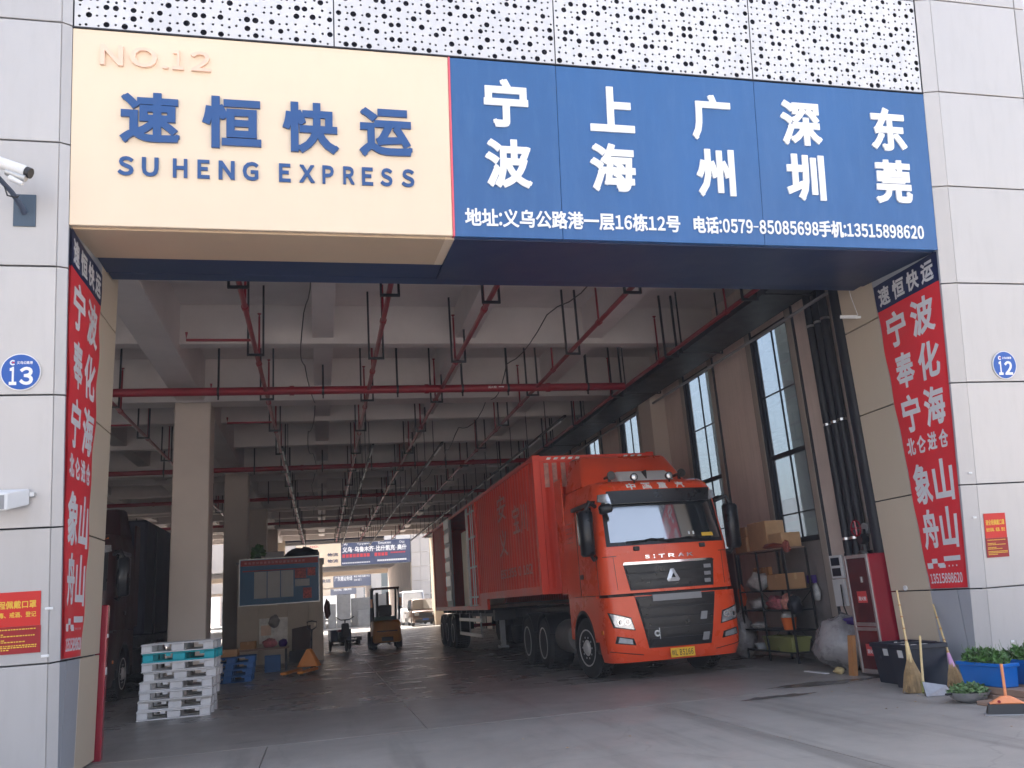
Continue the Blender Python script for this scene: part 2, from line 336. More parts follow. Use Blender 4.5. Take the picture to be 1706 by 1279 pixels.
# ================================================================ GROUND AND FLOORS
random.seed(7)
o = MB().box(-400, 400, -300, 700, -.3, -.02).build('ground', GROUND); struct(o)
fc = sroot('forecourt', (0, 0, 0))
xs = [-24, -14, -6.5, -.6, 4.1, 8.9, 14, 22]
ys = [-30, -18, -8, -1, 4.6, 10.42]
for i in range(len(xs) - 1):
    for j in range(len(ys) - 1):
        MB().box(xs[i] + .006, xs[i + 1] - .006, ys[j] + .006, ys[j + 1] - .006, -.05, 0).build('concrete_slab', GROUND, fc)
hf = sroot('hall_floor', (0, 0, 0))
xs = [-24, -18, -13, -8, -3.3, 1.2, 5.2, 8.75]; ys = [10.42, 13.6] + [18.9 + 5.26 * k for k in range(9)]
for i in range(len(xs) - 1):
    for j in range(len(ys) - 1):
        MB().box(xs[i] + .004, xs[i + 1] - .004, ys[j] + .004, ys[j + 1] - .004, -.05, .001).build('floor_slab', FLOORT if j == 0 else FLOORM, hf)
# ================================================================ FACADE PIERS
ZJ = [.02, 1.13, 2.38, 3.64, 4.9, 6.16, 7.42, 8.68, 9.94]
def pier(label, xa, xb, joints, side, front=True):
    t = thing('facade_pier', label, 'pier', ((xa + xb) / 2, 9.3, 0))
    MB().hexa([(xa + .1, FY(0) + .12, 0), (xb - .1, FY(0) + .12, 0), (xb - .1, 9.74, 0), (xa + .1, 9.74, 0), (xa + .1, FY(11) + .12, 11), (xb - .1, FY(11) + .12, 11), (xb - .1, 9.74, 11), (xa + .1, 9.74, 11)]).build('core', JOINT, t, world=True)
    MB().box(xa + .05, xb - .05, 9.745, 10.5, 0, 7.3).build('column_core', JOINT, t, world=True)
    for k in range(len(ZJ) - 1):
        z0, z1 = ZJ[k] + .008, ZJ[k + 1] - .008
        js = joints
        for a, b in zip(js[:-1], js[1:]):
            dn = random.uniform(-.002, .002)
            slab(MB(), a + .008, b - .008, z0, z1, -.02, .06 + dn).build('cladding_panel', CLAD, t, bev=.004, world=True)
        for s, xe, xi in side:      # chamfer strip and the reveal panels of each open side
            mb = MB(); sx = .03 if xe < xi else -.03
            p = []
            for z in (z0, z1):
                A = fmap(xe, z, 0); B = fmap(xi, z, .06); p += [tuple(A), tuple(B), tuple(B + Vector((sx, .05, 0))), tuple(A + Vector((sx, .05, 0)))]
            mb.hexa(p).build('chamfer_strip', CLAD, t, world=True)
            if z1 > 5.5: continue
            xo = xe + (.04 if s > 0 else -.04)
            for ya, yb in ((None, 9.25), (9.262, 9.738)):
                if z1 < 5 and True:
                    a0 = FY(z0) + .004 if ya is None else ya; a1 = FY(z1) + .004 if ya is None else ya
                    MB().hexa([(xe, a0, z0), (xo, a0, z0), (xo, yb, z0), (xe, yb, z0), (xe, a1, z1), (xo, a1, z1), (xo, yb, z1), (xe, yb, z1)]).build('reveal_panel', CLADG, t, world=True)
            MB().box(min(xe, xo), max(xe, xo), 9.75, 10.53, z0, z1).build('jamb_panel', BEIGEC, t, bev=.003, world=True)
    for s, xe, xi in side:
        xo = xe + (.04 if s > 0 else -.04)
        MB().box(min(xe, xo), max(xe, xo), 9.75, 10.53, 4.908, 7.2).build('jamb_panel', BEIGEC, t, bev=.003, world=True)
        MB().hexa([(xe, FY(4.908) + .004, 4.908), (xo, FY(4.908) + .004, 4.908), (xo, 9.738, 4.908), (xe, 9.738, 4.908), (xe, FY(5.6) + .004, 5.6), (xo, FY(5.6) + .004, 5.6), (xo, 9.738, 5.6), (xe, 9.738, 5.6)]).build('reveal_panel', CLADG, t, world=True)
    return t
pier('pale aluminium clad pier left of the big opening, carrying round sign 13', -3.95, -2.42, [-3.87, -2.5], [(-1, -2.42, -2.5), (1, -3.95, -3.87)])
pier('pale aluminium clad pier right of the big opening, carrying round sign 12', 7.75, 9.45, [7.93, 9.27, 9.45], [(1, 7.75, 7.93)])
pier('pale aluminium clad pier of the next opening, outside the left edge of the photo', -14.9, -14.1, [-14.82, -14.18], [(-1, -14.1, -14.18)])
# ================================================================ SHOP SIGN
sg = thing('storefront_sign', 'long sign box over the opening, cream left part and blue right part', 'sign', (2.65, 8.4, 5.34))
B = lambda mb, n, m, **k: mb.build(n, m, sg, world=True, **k)
B(slab(MB(), -2.417, 1.475, 5.34, 7.40, -.08, 0), 'cream_panel', CREAM, bev=.006)
for a, b in ((1.50, 2.745), (2.75, 5.295), (5.30, 7.747)): B(slab(MB(), a, b, 5.335, 7.395, -.08, .002), 'blue_panel', BLUE, bev=.003)
B(slab(MB(), 1.477, 1.498, 5.335, 7.40, -.08, .008), 'red_edge_strip', PINK)
B(slab(MB(), -2.417, 7.747, 7.403, 7.417, -.08, .012), 'top_trim', DARKM)
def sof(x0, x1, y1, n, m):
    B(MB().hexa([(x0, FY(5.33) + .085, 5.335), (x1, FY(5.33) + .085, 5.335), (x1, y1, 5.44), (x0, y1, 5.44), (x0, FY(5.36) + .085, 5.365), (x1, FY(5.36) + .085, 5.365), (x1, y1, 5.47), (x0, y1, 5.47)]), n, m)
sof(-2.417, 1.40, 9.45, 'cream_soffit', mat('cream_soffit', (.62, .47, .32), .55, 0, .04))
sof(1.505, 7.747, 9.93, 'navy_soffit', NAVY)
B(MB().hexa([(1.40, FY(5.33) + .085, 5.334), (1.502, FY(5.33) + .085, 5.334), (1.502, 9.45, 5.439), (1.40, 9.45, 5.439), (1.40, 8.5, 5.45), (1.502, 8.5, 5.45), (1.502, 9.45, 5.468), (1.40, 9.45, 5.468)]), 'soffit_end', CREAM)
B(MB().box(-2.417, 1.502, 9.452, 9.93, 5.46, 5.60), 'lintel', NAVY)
B(MB().box(-2.40, 7.74, 9.94, 10.15, 5.46, 7.28), 'header_wall', NAVY)
B(MB().hexa([(-2.38, 8.6, 5.5), (7.72, 8.6, 5.5), (7.72, 9.4, 5.55), (-2.38, 9.4, 5.55), (-2.38, 8.35, 7.38), (7.72, 8.35, 7.38), (7.72, 9.4, 7.38), (-2.38, 9.4, 7.38)]), 'inner_box', JOINT)
fm = lambda u, v, n: fmap(u, v, n)
for ch, x0, x1, z0, z1 in (('速', -1.955, -1.375, 6.21, 6.75), ('恒', -1.155, -.56, 6.20, 6.76), ('快', -.34, .25, 6.19, 6.75), ('运', .47, 1.05, 6.19, 6.74)):
    B(text(MB(), ch, lambda u, v, n: fmap(u, v, n + .001), x0, x1, z0, z1, .03, .034), 'raised_character', BLUEL)
LX = [(-1.97, -1.82), (-1.74, -1.58), (-1.44, -1.3), (-1.2, -1.08), (-0.99, -0.83), (-0.75, -0.59), (-0.38, -0.26), (-0.17, -0.01), (0.07, 0.19), (0.29, 0.41), (0.49, 0.61), (0.69, 0.82), (0.92, 1.06)]
for ch, (a, b) in zip('SUHENGEXPRESS', LX): B(text(MB(), wide(ch), lambda u, v, n: fmap(u, v, n + .001), a, b, 5.865, 6.065, .02, .035), 'raised_letter', BLUEL)
for ch, (a, b) in zip('NO.12', [(-2.15, -1.93), (-1.86, -1.6), (-1.55, -1.49), (-1.45, -1.34), (-1.27, -1.07)]):
    B(text(MB(), wide(ch), lambda u, v, n: fmap(u, v, n + .001), a, b, 7.02, 7.05 if ch == '.' else 7.235, .03, .022), 'faded_raised_letter', CREAMT)
for ch, x0, x1, z0, z1 in (('宁', 1.875, 2.395, 6.61, 7.18), ('波', 1.865, 2.41, 5.90, 6.47), ('上', 3.14, 3.69, 6.63, 7.18), ('海', 3.11, 3.67, 5.91, 6.49), ('广', 4.43, 4.95, 6.60, 7.17), ('州', 4.45, 4.955, 5.90, 6.49),
                           ('深', 5.625, 6.195, 6.60, 7.18), ('圳', 5.65, 6.185, 5.90, 6.49), ('东', 6.90, 7.42, 6.60, 7.17), ('莞', 6.90, 7.43, 5.91, 6.48)):
    B(text(MB(), ch, lambda u, v, n: fmap(u, v, n + .003), x0, x1, z0, z1, .02, .036), 'raised_character', WHITEL)
B(line(MB(), '地址:义乌公路港一层16栋12号', lambda u, v, n: fmap(u, v, n + .003), 1.615, 4.20, 5.45, 5.66, .012, .024), 'address_lettering', WHITEL)
B(line(MB(), '电话:0579-85085698手机:13515898620', lambda u, v, n: fmap(u, v, n + .003), 4.375, 7.55, 5.45, 5.66, .012, .028), 'telephone_lettering', WHITEL)
# ================================================================ PERFORATED SCREEN
ps = thing('perforated_screen', 'white perforated metal cladding with round holes above the sign box', 'cladding', (2.65, 8.1, 7.42))
def perf(x0, x1, z0, z1, seed):
    rnd = random.Random(seed); nx = 2 * round((x1 - x0) / .172); nz = 2 * round((z1 - z0) / .172); cx = (x1 - x0) / nx; cz = (z1 - z0) / nz; mb = MB()
    big = set()
    for i in range(0, nx, 2):
        for j in range(0, nz, 2): big.add((min(nx - 1, i + rnd.randint(0, 1)), min(nz - 1, j + rnd.randint(0, 1))))
    for i in range(nx):
        for j in range(nz):
            b = (i, j) in big; r = rnd.uniform(.029, .034) if b else rnd.uniform(.0125, .016); n = 16 if b else 8
            mx = max(0, cx / 2 - r - .004); mz = max(0, cz / 2 - r - .004); ox = x0 + (i + .5) * cx; oz = z0 + (j + .5) * cz; dx = rnd.uniform(-mx, mx); dz = rnd.uniform(-mz, mz)
            if not b: dx *= .8; dz *= .8
            vs = []
            for k in range(n):
                a = 2 * math.pi * k / n; c, s = math.cos(a), math.sin(a); m = max(abs(c), abs(s)); vs.append(tuple(fmap(ox + c / m * cx / 2, oz + s / m * cz / 2, -.012)))
            for k in range(n):
                a = 2 * math.pi * k / n; vs.append(tuple(fmap(ox + dx + r * math.cos(a), oz + dz + r * math.sin(a), -.012)))
            for k in range(n):
                a = 2 * math.pi * k / n; vs.append(tuple(fmap(ox + dx + r * math.cos(a), oz + dz + r * math.sin(a), -.020)))
            mb.add(vs, [(k, (k + 1) % n, n + (k + 1) % n, n + k) for k in range(n)] + [(n + k, n + (k + 1) % n, 2 * n + (k + 1) % n, 2 * n + k) for k in range(n)])
    mb.build('perforated_panel', PERF, ps, world=True, fix=False)
PX = [-2.415, .215, 2.755, 5.305, 7.745]
for i in range(4):
    for j, (za, zb) in enumerate(((7.42, 8.68), (8.68, 9.94))): perf(PX[i] + .007, PX[i + 1] - .007, za + .006, zb - .006, i * 7 + j)
slab(MB(), -2.4, 7.74, 7.42, 9.94, -.50, -.48).build('backing_wall', PERFB, ps, world=True)
for x in PX: slab(MB(), x - .018, x + .018, 7.42, 9.94, -.12, -.022).build('support_post', DARKM, ps, world=True)
# ================================================================ BUILDING BODY
wb = thing('warehouse_storey', 'upper storey of the warehouse above the loading hall', 'building', (-7, 30, 7.5))
MB().box(-24, 9.3, 9.42, 61, 7.62, 13.5).build('upper_wall', CLAD, wb, world=True)
MB().hexa([(-24, FY(9.95) + .2, 9.96), (9.4, FY(9.95) + .2, 9.96), (9.4, 9.41, 9.96), (-24, 9.41, 9.96), (-24, FY(9.95) + .2, 13.5), (9.4, FY(9.95) + .2, 13.5), (9.4, 9.41, 13.5), (-24, 9.41, 13.5)]).build('parapet_wall', CLAD, wb, world=True)
MB().box(-24, -14.9, 8.6, 9.4, 0, 9.9).build('facade_wall', CLAD, wb, world=True)
slab(MB(), -14.08, -3.97, 5.34, 9.9, -.3, 0).build('facade_wall', CLAD, wb, world=True)
# ceiling and beams
hc = sroot('hall_ceiling', (0, 0, 7.3))
MB().box(-24, 8.75, 10.16, 60.9, 7.3, 7.6).build('ceiling_slab', CEIL, hc, world=True)
GIR = [19.6 + 10.38 * k for k in range(5)]
yy = 12.55; SEC = []
for g in [9.2] + GIR[:-1]:
    SEC += [g + 3.45, g + 6.9]
for y in SEC: MB().box(-24, 8.5, y - .15, y + .15, 6.5, 7.298).build('cross_beam', CEIL, hc, bev=.01, world=True)
for y in GIR[:-1]: MB().box(-24, 8.49, y, y + .55, 6.27, 7.297).build('girder', CEIL, hc, bev=.01, world=True)
for x in (-13.6, -2.85, .1, 2.95, 5.68, -5.8, -8.5, -11):
    big = x in (-13.6, -2.85)
    MB().box(x - (.3 if big else .2), x + (.3 if big else .2), 10.17, 60.8, 6.3 if big else 6.62, 7.296).build('long_beam', CEIL, hc, bev=.01, world=True)
# columns
n = 0
names = ['nearest beige square column on the left of the hall, above the pallet stack', 'second beige column on the left of the hall, beside the site office', 'third column back on the left, in shade behind the site office', 'fourth and farthest column on the left of the hall']
for k, y in enumerate(GIR[:-1]):
    t = thing('hall_column', names[k], 'column', (-2.8, y + .4, 0), group='columns along the left side of the hall')
    MB().box(-.39, .39, -.4, .4, 0, 6.26).build('shaft', COLM, t, bev=.02)
    MB().box(-.41, .41, -.42, .42, 0, .12).build('plinth', CONC, t)
for k, y in enumerate(GIR[:-1]):
    t = thing('hall_column', ['first', 'second', 'third', 'fourth'][k] + ' column of the dim row far left in the neighbouring bay', 'column', (-13.6, y + .4, 0), group='columns of the neighbouring bay')
    MB().box(-.39, .39, -.4, .4, 0, 6.26).build('shaft', COLM, t, bev=.02)
# right wall with tall windows
sw = thing('side_wall', 'beige plastered side wall with tall narrow windows on the right of the hall', 'wall', (8.6, 35, 0))
WY = [13.15, 16.43, 20.9, 24.2, 27.5, 31.3, 34.6, 37.9, 41.7, 45, 48.3, 52, 55.3]
prev = 10.5
for y in WY + [62.3]:
    if y > 60: MB().box(8.5, 8.62, prev, 61, 0, 7.29).build('wall_section', WALLP, sw, world=True); break
    MB().box(8.5, 8.62, prev, y, 0, 7.29).build('wall_section', WALLP, sw, world=True)
    MB().box(8.51, 8.61, y, y + 1.32, 6.16, 7.28).build('wall_section', WALLP, sw, world=True)
    MB().box(8.515, 8.615, y, y + 1.32, 0, 2.03).build('cement_apron', CEMENT, sw, world=True)
    w = MB()
    for a, b in ((y, y + .07), (y + 1.25, y + 1.32)): w.box(8.495, 8.56, a, b, 2.03, 6.15)
    w.box(8.495, 8.56, y + .07, y + 1.25, 6.06, 6.15).box(8.48, 8.56, y + .07, y + 1.25, 2.03, 2.12).box(8.50, 8.56, y + .07, y + 1.25, 3.62, 3.71)
    wo = w.build('window', DARKM, sw, world=True)
    MB().box(8.525, 8.537, y + .07, y + 1.25, 2.12, 6.06).build('pane', GLASS, wo).location = (-8.6, -35, 0)
    m2 = MB().box(8.515, 8.547, y + .62, y + .64, 2.12, 6.06)
    for z in (2.55, 4.85): m2.box(8.517, 8.545, y + .07, y + 1.25, z, z + .025)
    mo = m2.build('glazing_bar', DARKM, wo); mo.location = (-8.6, -35, 0)
    MB().box(9.15, 9.4, y + 1.0, y + 1.5, 0, 7.6).build('outer_fin', mat('grey_green_fin', (.62, .70, .68), .5), sw, world=True)
    for a in (y - .2, y + 1.34):
        MB().box(8.44, 8.50, a, a + .17, 0, 6.25).build('trim_strip', mat('trim_aluminium', (.42, .37, .32), .5, .2, .05), sw, bev=.004, world=True)
        MB().box(8.45, 8.4985, a - .018, a - .002, 0, 6.25).build('trim_gasket', JOINT, sw, world=True)
        MB().box(8.45, 8.4985, a + .172, a + .19, 0, 6.25).build('trim_gasket', JOINT, sw, world=True)
    prev = y + 1.32
for k, y in enumerate([19.0, 29.4, 39.8, 50.2]):
    MB().box(8.08, 8.49, y, y + .8, 0, 6.26).build('pilaster', COLM, sw, bev=.015, world=True)
lw = tag(MB().box(-24.3, -24, 9.5, 61, 0, 7.3).build('side_wall', WALLP), 'plain plastered wall closing the neighbouring bay far to the left', 'wall')
# rear end of hall
re_ = thing('rear_header', 'header beam and back of the rear sign over the far end of the hall', 'wall', (2.6, 61, 6))
MB().box(-24, 8.75, 60.95, 61.3, 6.45, 7.6).build('beam', CEIL, re_, world=True)
MB().box(-2.4, 4.5, 61.4, 62.4, 6.36, 7.5).build('sign_back', NAVY, re_, world=True)
MB().box(4.52, 7.9, 61.4, 62.4, 6.6, 7.5).build('sign_back', CREAM, re_, world=True)
MB().box(-2.4, 4.5, 61.38, 61.7, 6.12, 6.34).build('lower_trim', GREYP, re_, world=True)
for x0, x1, nm in ((-3.9, -2.42, 'left'), (7.9, 9.3, 'right')):
    t = thing('rear_pier', 'beige clad pier at the ' + nm + ' side of the far opening', 'pier', ((x0 + x1) / 2, 61.8, 0)); MB().box((x0 - x1) / 2, (x1 - x0) / 2, -.8, .8, 0, 7.6).build('shaft', BEIGEC, t)
# ================================================================ PIPES
for k, (x, lab, ya) in enumerate(((-1.09, 'red sprinkler branch pipe running back along the ceiling, leftmost over the floor pallets', 10.4), (1.07, 'red sprinkler branch pipe running back along the ceiling, left of the middle', 10.4), (2.68, 'red sprinkler branch pipe running back along the ceiling, above the forklift lane', 10.4), (4.87, 'red sprinkler branch pipe running back along the ceiling, above the truck', 10.4), (7.05, 'red sprinkler pipe beside the black cable tray at the right wall', 10.4), (-4.3, 'red sprinkler branch pipe in the bay left of the columns', 10.4))):
    t = thing('sprinkler_pipe', lab, 'pipe', (x, 10.4, 6.05), group='red sprinkler pipes under the ceiling')
    MB().tube([(0, 0, 0), (0, 49, 0)], .042, 10).build('pipe', REDP, t, smooth=50)
    y = 1.2 + (k % 3) * .25
    while y < 48:
        MB().box(-.15, -.115, y, y + .04, -.07, 1.24).box(.115, .15, y, y + .04, -.07, 1.24).box(-.15, .15, y, y + .04, -.11, -.07).build('hanger', DARKM, t)
        y += 3.3
    y = 2.3 + (k % 2) * .6
    while y < 46:
        MB().tube([(.0, y, 0), (.0, y, .95)], .02, 8).lathe((0, y, .93), 'z', [(.012, 0), (.014, .05), (.04, .07), (.04, .08)], 8).lathe((0, y - .05, 0), 'y', [(.058, 0), (.058, .1)], 10).build('sprinkler_riser', REDP, t, smooth=50)
        y += 3.1
    if k in (0, 5):
        for y in (4.0, 7.4, 10.6): MB().tube([(0, y, .02), (-1.1, y, .02), (-1.1, y, .16)], .025, 8).build('side_branch', REDP, t, smooth=50)
for y, r, xr, lab in ((17.85, .088, 7.0, 'thick red fire main crossing the hall, nearest of the four'), (27.9, .08, 8.2, 'red fire main crossing the hall, second from the front'), (35.5, .075, 8.2, 'red fire main crossing the hall, third from the front'), (45.3, .075, 8.2, 'red fire main crossing the hall near its far end')):
    t = thing('fire_main', lab, 'pipe', (0, y, 6.05))
    MB().tube([(-22, 0, 0), (xr, 0, 0)], r, 14).build('pipe', REDP, t, smooth=50)
    for x in (-9, -4.8, -2.05, .1, 1.7, 3.15, 4.2, 6.1):
        MB().box(x - .02, x + .02, -.03, .03, r - .01, 1.24).lathe((x - .025, 0, 0), 'x', [(r + .012, 0), (r + .012, .05)], 14).box(x - .015, x + .015, -.02, .02, -r - .09, -r + .01).build('hanger', DARKM, t)
    for x in (-6.5, -.6, 2.3, 5.1): MB().lathe((x, 0, 0), 'x', [(r + .018, 0), (r + .018, .09)], 14).build('coupling', REDP, t, smooth=50)
    if y < 20:
        text(MB(), '消火栓', frame((3.72, -r - .002, -.028), (1, 0, 0), (0, 0, 1)), 0, .2, 0, .055, .002, .01).build('stencilled_print', WHITEL, t)
        MB().box(3.97, 4.07, -r - .006, -r, -.005, .012).prism([(4.06, -.015), (4.1, .0035), (4.06, .022)], 'y', -r - .006, -r).build('printed_arrow', WHITEL, t)
ct = thing('cable_tray', 'wide black cable tray hung along the right wall of the hall', 'cable tray', (7.62, 10.6, 6.0))
MB().box(-.42, .42, 0, 49, 0, .02).box(-.42, -.40, 0, 49, .02, .14).box(.40, .42, 0, 49, .02, .14).build('tray', BLACKP, ct)
for dx, r in ((-.2, .045), (0, .06), (.22, .05)): MB().tube([(dx, 0, .09), (dx, 49, .09)], r, 8).build('cable', BLACKP, ct, smooth=50)
MB().tube([(.55, 0, -.1), (.55, 49, -.1)], .03, 8).build('conduit', GREYP, ct, smooth=50)
for k in range(15): MB().box(-.45, -.43, k * 3.3 + 1, k * 3.3 + 1.04, -.03, 1.28).box(.43, .45, k * 3.3 + 1, k * 3.3 + 1.04, -.03, 1.28).box(-.45, .45, k * 3.3 + 1, k * 3.3 + 1.04, -.05, -.03).build('hanger', DARKM, ct)
for x, y0, lab in ((-.93, 22, 'black lighting track with slim white tubes, leftmost of four'), (1.4, 22, 'black lighting track with slim white tubes, second from left'), (3.25, 22, 'black lighting track with slim white tubes, third from left'), (5.85, 19, 'black lighting track with slim white tubes above the container')):
    t = thing('lighting_track', lab, 'light fitting', (x, y0, 5.6), group='lighting tracks hung under the ceiling')
    MB().box(-.03, .03, 0, 37, 0, .05).build('track', DARKM, t)
    y = .4
    while y < 36:
        MB().tube([(0, y, -.03), (0, y + 1.25, -.03)], .022, 8).build('tube', WHITEP, t); MB().box(-.01, .01, y + 1.4, y + 1.42, .05, 1.69).build('rod', DARKM, t); y += 2.1
# black drain pipes on right wall behind the jamb
for k, (x, y, r, lab) in enumerate(((8.02, 10.93, .12, 'thick black drain pipe nearest the right jamb'), (8.38, 11.84, .075, 'black drain pipe, second from the right jamb'), (8.38, 12.04, .075, 'black drain pipe, third from the right jamb'), (8.38, 12.26, .075, 'black drain pipe, farthest from the right jamb'))):
    t = thing('drain_pipe', lab, 'pipe', (x, y, 0), group='black pipes beside the fire cabinet')
    MB().tube([(0, 0, 0), (0, 0, 7.28)], r, 12).build('pipe', BLACKP, t, smooth=50)
    if k:
        for z in (1.95, 3.85, 5.6): MB().lathe((0, 0, z), 'z', [(r + .006, 0), (r + .006, .04)], 12).build('clamp', STEEL, t)
        MB().lathe((0, 0, 1.6), 'z', [(r + .012, 0), (r + .012, .14)], 12).build('socket', BLACKP, t, smooth=50)
# ================================================================ BANNERS
def banner(name, label, x, U, near_is_right, xo):
    t = thing(name, label, 'banner', (x, 9.4, 1.15))
    sgn = 1 if U[1] > 0 else -1; sx = .016 * sgn
    def rip(k, z): return .005 * math.sin(2.6 * k + 5.2 * z + 1.5 * math.sin(1.7 * z)) + .004 * math.sin(7 * k - 3.1 * z) + .006 * max(0, k - .85) / .15 * math.sin(9 * z)
    def sheet(z0, z1, m, nm, e=0):
        a0, a1 = FY(z0) + .03, FY(z1) + .03; f = 9.71
        mb = MB()
        mb.grid(lambda i, j: (x + sx + sgn * rip(i, z0 + (z1 - z0) * j), (a0 + (a1 - a0) * j) * (1 - i) + f * i, z0 + (z1 - z0) * j), 10, 60)
        mb.grid(lambda i, j: (x, (a0 + (a1 - a0) * j) * (1 - i) + f * i, z0 + (z1 - z0) * j), 1, 1)
        mb.build(nm, m, t, world=True, smooth=60, fix=False)
    sheet(1.15, 4.95, REDB, 'red_sheet'); sheet(4.953, 5.33, NAVYB, 'navy_sheet')
    def mp(u, v, n):
        a = FY(v) + .03; f = 9.71; k = u if U[1] > 0 else 1 - u
        return (x + sx + (n + .002 + rip(k, v)) * sgn, a + (f - a) * k, v)
    rows = [('速恒快运', [(.06, .25), (.30, .49), (.53, .72), (.76, .95)], 5.0, 5.27), ('宁波', [(.10, .44), (.53, .9)], 4.37, 4.86), ('奉化', [(.12, .46), (.54, .92)], 3.78, 4.27), ('宁海', [(.12, .46), (.54, .92)], 3.18, 3.68),
            ('北仑进仓', [(.08, .26), (.30, .48), (.52, .70), (.74, .92)], 2.88, 3.11), ('象山', [(.09, .47), (.53, .93)], 2.22, 2.75), ('舟山', [(.09, .47), (.53, .93)], 1.64, 2.15)]
    for s, us, z0, z1 in rows:
        for ch, (a, b) in zip(s, us): text(MB(), ch, mp, a, b, z0, z1, .0015, .03).build('printed_character', BPRINT, t, world=True)
    line(MB(), '13515898620', mp, .07, .93, 1.21, 1.335, .0015, .02).build('printed_number', BPRINT, t, world=True)
    mb = MB(); rnd = random.Random(3)
    for k, (a, b, z0, z1) in enumerate([(.06, .2, 1.40, 1.47), (.19, .33, 1.46, 1.52), (.33, .5, 1.42, 1.46), (.36, .52, 1.40, 1.44), (.5, .93, 1.48, 1.54), (.6, .63, 1.41, 1.43), (.7, .72, 1.41, 1.43), (.8, .83, 1.41, 1.43)]):
        mb.add([mp(a, z0, .001), mp(b, z0, .001), mp(b, z1, .001), mp(a, z1, .001)], [(0, 1, 2, 3)])
    mb.build('printed_bar', BPRINT, t, world=True)
    return t
banner('vertical_banner', 'narrow red banner with white place names on the left jamb, seen at a sharp angle', -2.415, (0, 1, 0), False, 1)
banner('vertical_banner', 'wide red banner with white place names on the right jamb above the bamboo brooms', 7.745, (0, -1, 0), True, -1)
# ================================================================ ROUND SIGNS, POSTERS
def rsign(label, x, z, num):
    t = thing('round_sign', label, 'sign', tuple(fmap(x, z, .064)))
    F = lambda u, v, n: Vector((u, -T * v, v)) + NX * n
    def disc(r, n0, n1, m, nm, segs=40):
        vs = [F(r * math.cos(a), r * math.sin(a), n) for n in (n0, n1) for a in [2 * math.pi * k / segs for k in range(segs)]]
        MB().add(vs, [tuple(range(segs)), tuple(range(segs, 2 * segs))] + [(i, (i + 1) % segs, segs + (i + 1) % segs, segs + i) for i in range(segs)]).build(nm, m, t)
    disc(.178, 0, .010, WHITEP, 'white_rim'); disc(.168, .010, .013, SGB, 'blue_face')
    a, b = num
    text(MB(), wide(a), lambda u, v, n: F(u, v, n + .0135), -.10, -.035, -.125, .05, .002, .035).build('printed_number', WHITEL, t)
    text(MB(), wide(b), lambda u, v, n: F(u, v, n + .0135), -.01, .11, -.125, .05, .002, .035).build('printed_number', WHITEL, t)
    text(MB(), '义乌公路港', lambda u, v, n: F(u, v, n + .0135), -.035, .105, .075, .105, .001, .02).build('printed_lettering', WHITEL, t)
    vs = []; 
    for k in range(17):
        ang = R(40 + 280 * k / 16); vs += [F(-.07 + .026 * math.cos(ang), .09 + .026 * math.sin(ang), .0145), F(-.07 + .013 * math.cos(ang), .09 + .013 * math.sin(ang), .0145)]
    MB().add(vs, [(2 * k, 2 * k + 1, 2 * k + 3, 2 * k + 2) for k in range(16)]).build('printed_logo', WHITEL, t)
    MB().add([F(-.066 + dx, .09 + dz, .0145) for dx, dz in ((-.008, -.006), (.012, -.006), (.012, .006), (-.008, .006))], [(0, 1, 2, 3)]).build('logo_mark', POSTR, t)
rsign('round blue sign with white number 13 on the left pier', -2.795, 3.86, '13')
rsign('round blue sign with white number 12 on the right pier', 8.515, 3.85, '12')
def poster(label, x0, x1, z0, z1, zm):
    t = thing('poster', label, 'poster', tuple(fmap(x0, z0, .064)))
    q = lambda u, v, n: fmap(x0 + (x1 - x0) * u, z0 + (z1 - z0) * v, .064 + n)
    def sh(u0, u1, v0, v1, n, m, nm): MB().hexa([q(u0, v0, n), q(u1, v0, n), q(u1, v0, 0), q(u0, v0, 0), q(u0, v1, n), q(u1, v1, n), q(u1, v1, 0), q(u0, v1, 0)]).build(nm, m, t, world=True)
    sh(0, 1, .44, 1, .003, POSTR, 'red_sheet'); sh(-.01, 1.01, 0, .438, .005, POSTD, 'dark_red_sheet')
    text(MB(), '请全程佩戴口罩', lambda u, v, n: q(u, v, n + .0035), .06, .93, .73, .86, .001, .02).build('printed_lettering', POSTY, t, world=True)
    text(MB(), '做好消毒、戒酒、登记', lambda u, v, n: q(u, v, n + .0035), .06, .93, .585, .675, .001, .02).build('printed_lettering', POSTY, t, world=True)
    mb = MB(); rnd = random.Random(int(x0 * 10))
    for v, e in ((.385, .9), (.31, .4), (.28, .9), (.215, .42), (.185, .72), (.125, .95), (.095, .95), (.06, .5)):
        u = .06
        while u < e:
            w = rnd.uniform(.02, .05); mb.add([q(u, v, .0062), q(u + w, v, .0062), q(u + w, v + .018, .0062), q(u, v + .018, .0062)], [(0, 1, 2, 3)]); u += w + .012
    stuff(mb.build('fine_print', POSTY, t, world=True))
poster('red poster with yellow text low on the left pier, cut by the photo edge', -3.10, -2.575, 1.24, 1.80, 1.5)
poster('small red poster with yellow text on the right pier under round sign 12', 7.985, 8.30, 1.49, 2.02, 1.7)
# small blobs of old adhesive
for x, z, lab in ((8.23, .48, 'white blob of old adhesive above the blue planter on the right pier'), (-2.505, 1.63, 'small white scrap of tape on the left pier beside the banner foot'), (-2.53, 1.2, 'pale torn tape strip under the poster on the left pier'), (7.86, 2.52, 'bent white hook on the chamfer beside the right banner, upper one'), (7.86, 1.98, 'bent white hook on the chamfer beside the right banner, lower one')):
    w = .025 if 'tape' not in lab else .035
    tag(slab(MB(), x - w, x + w, z - .012, z + .012, .055, .068).build('wall_scrap', WHITEP, None, bev=.004), lab, 'adhesive scrap')
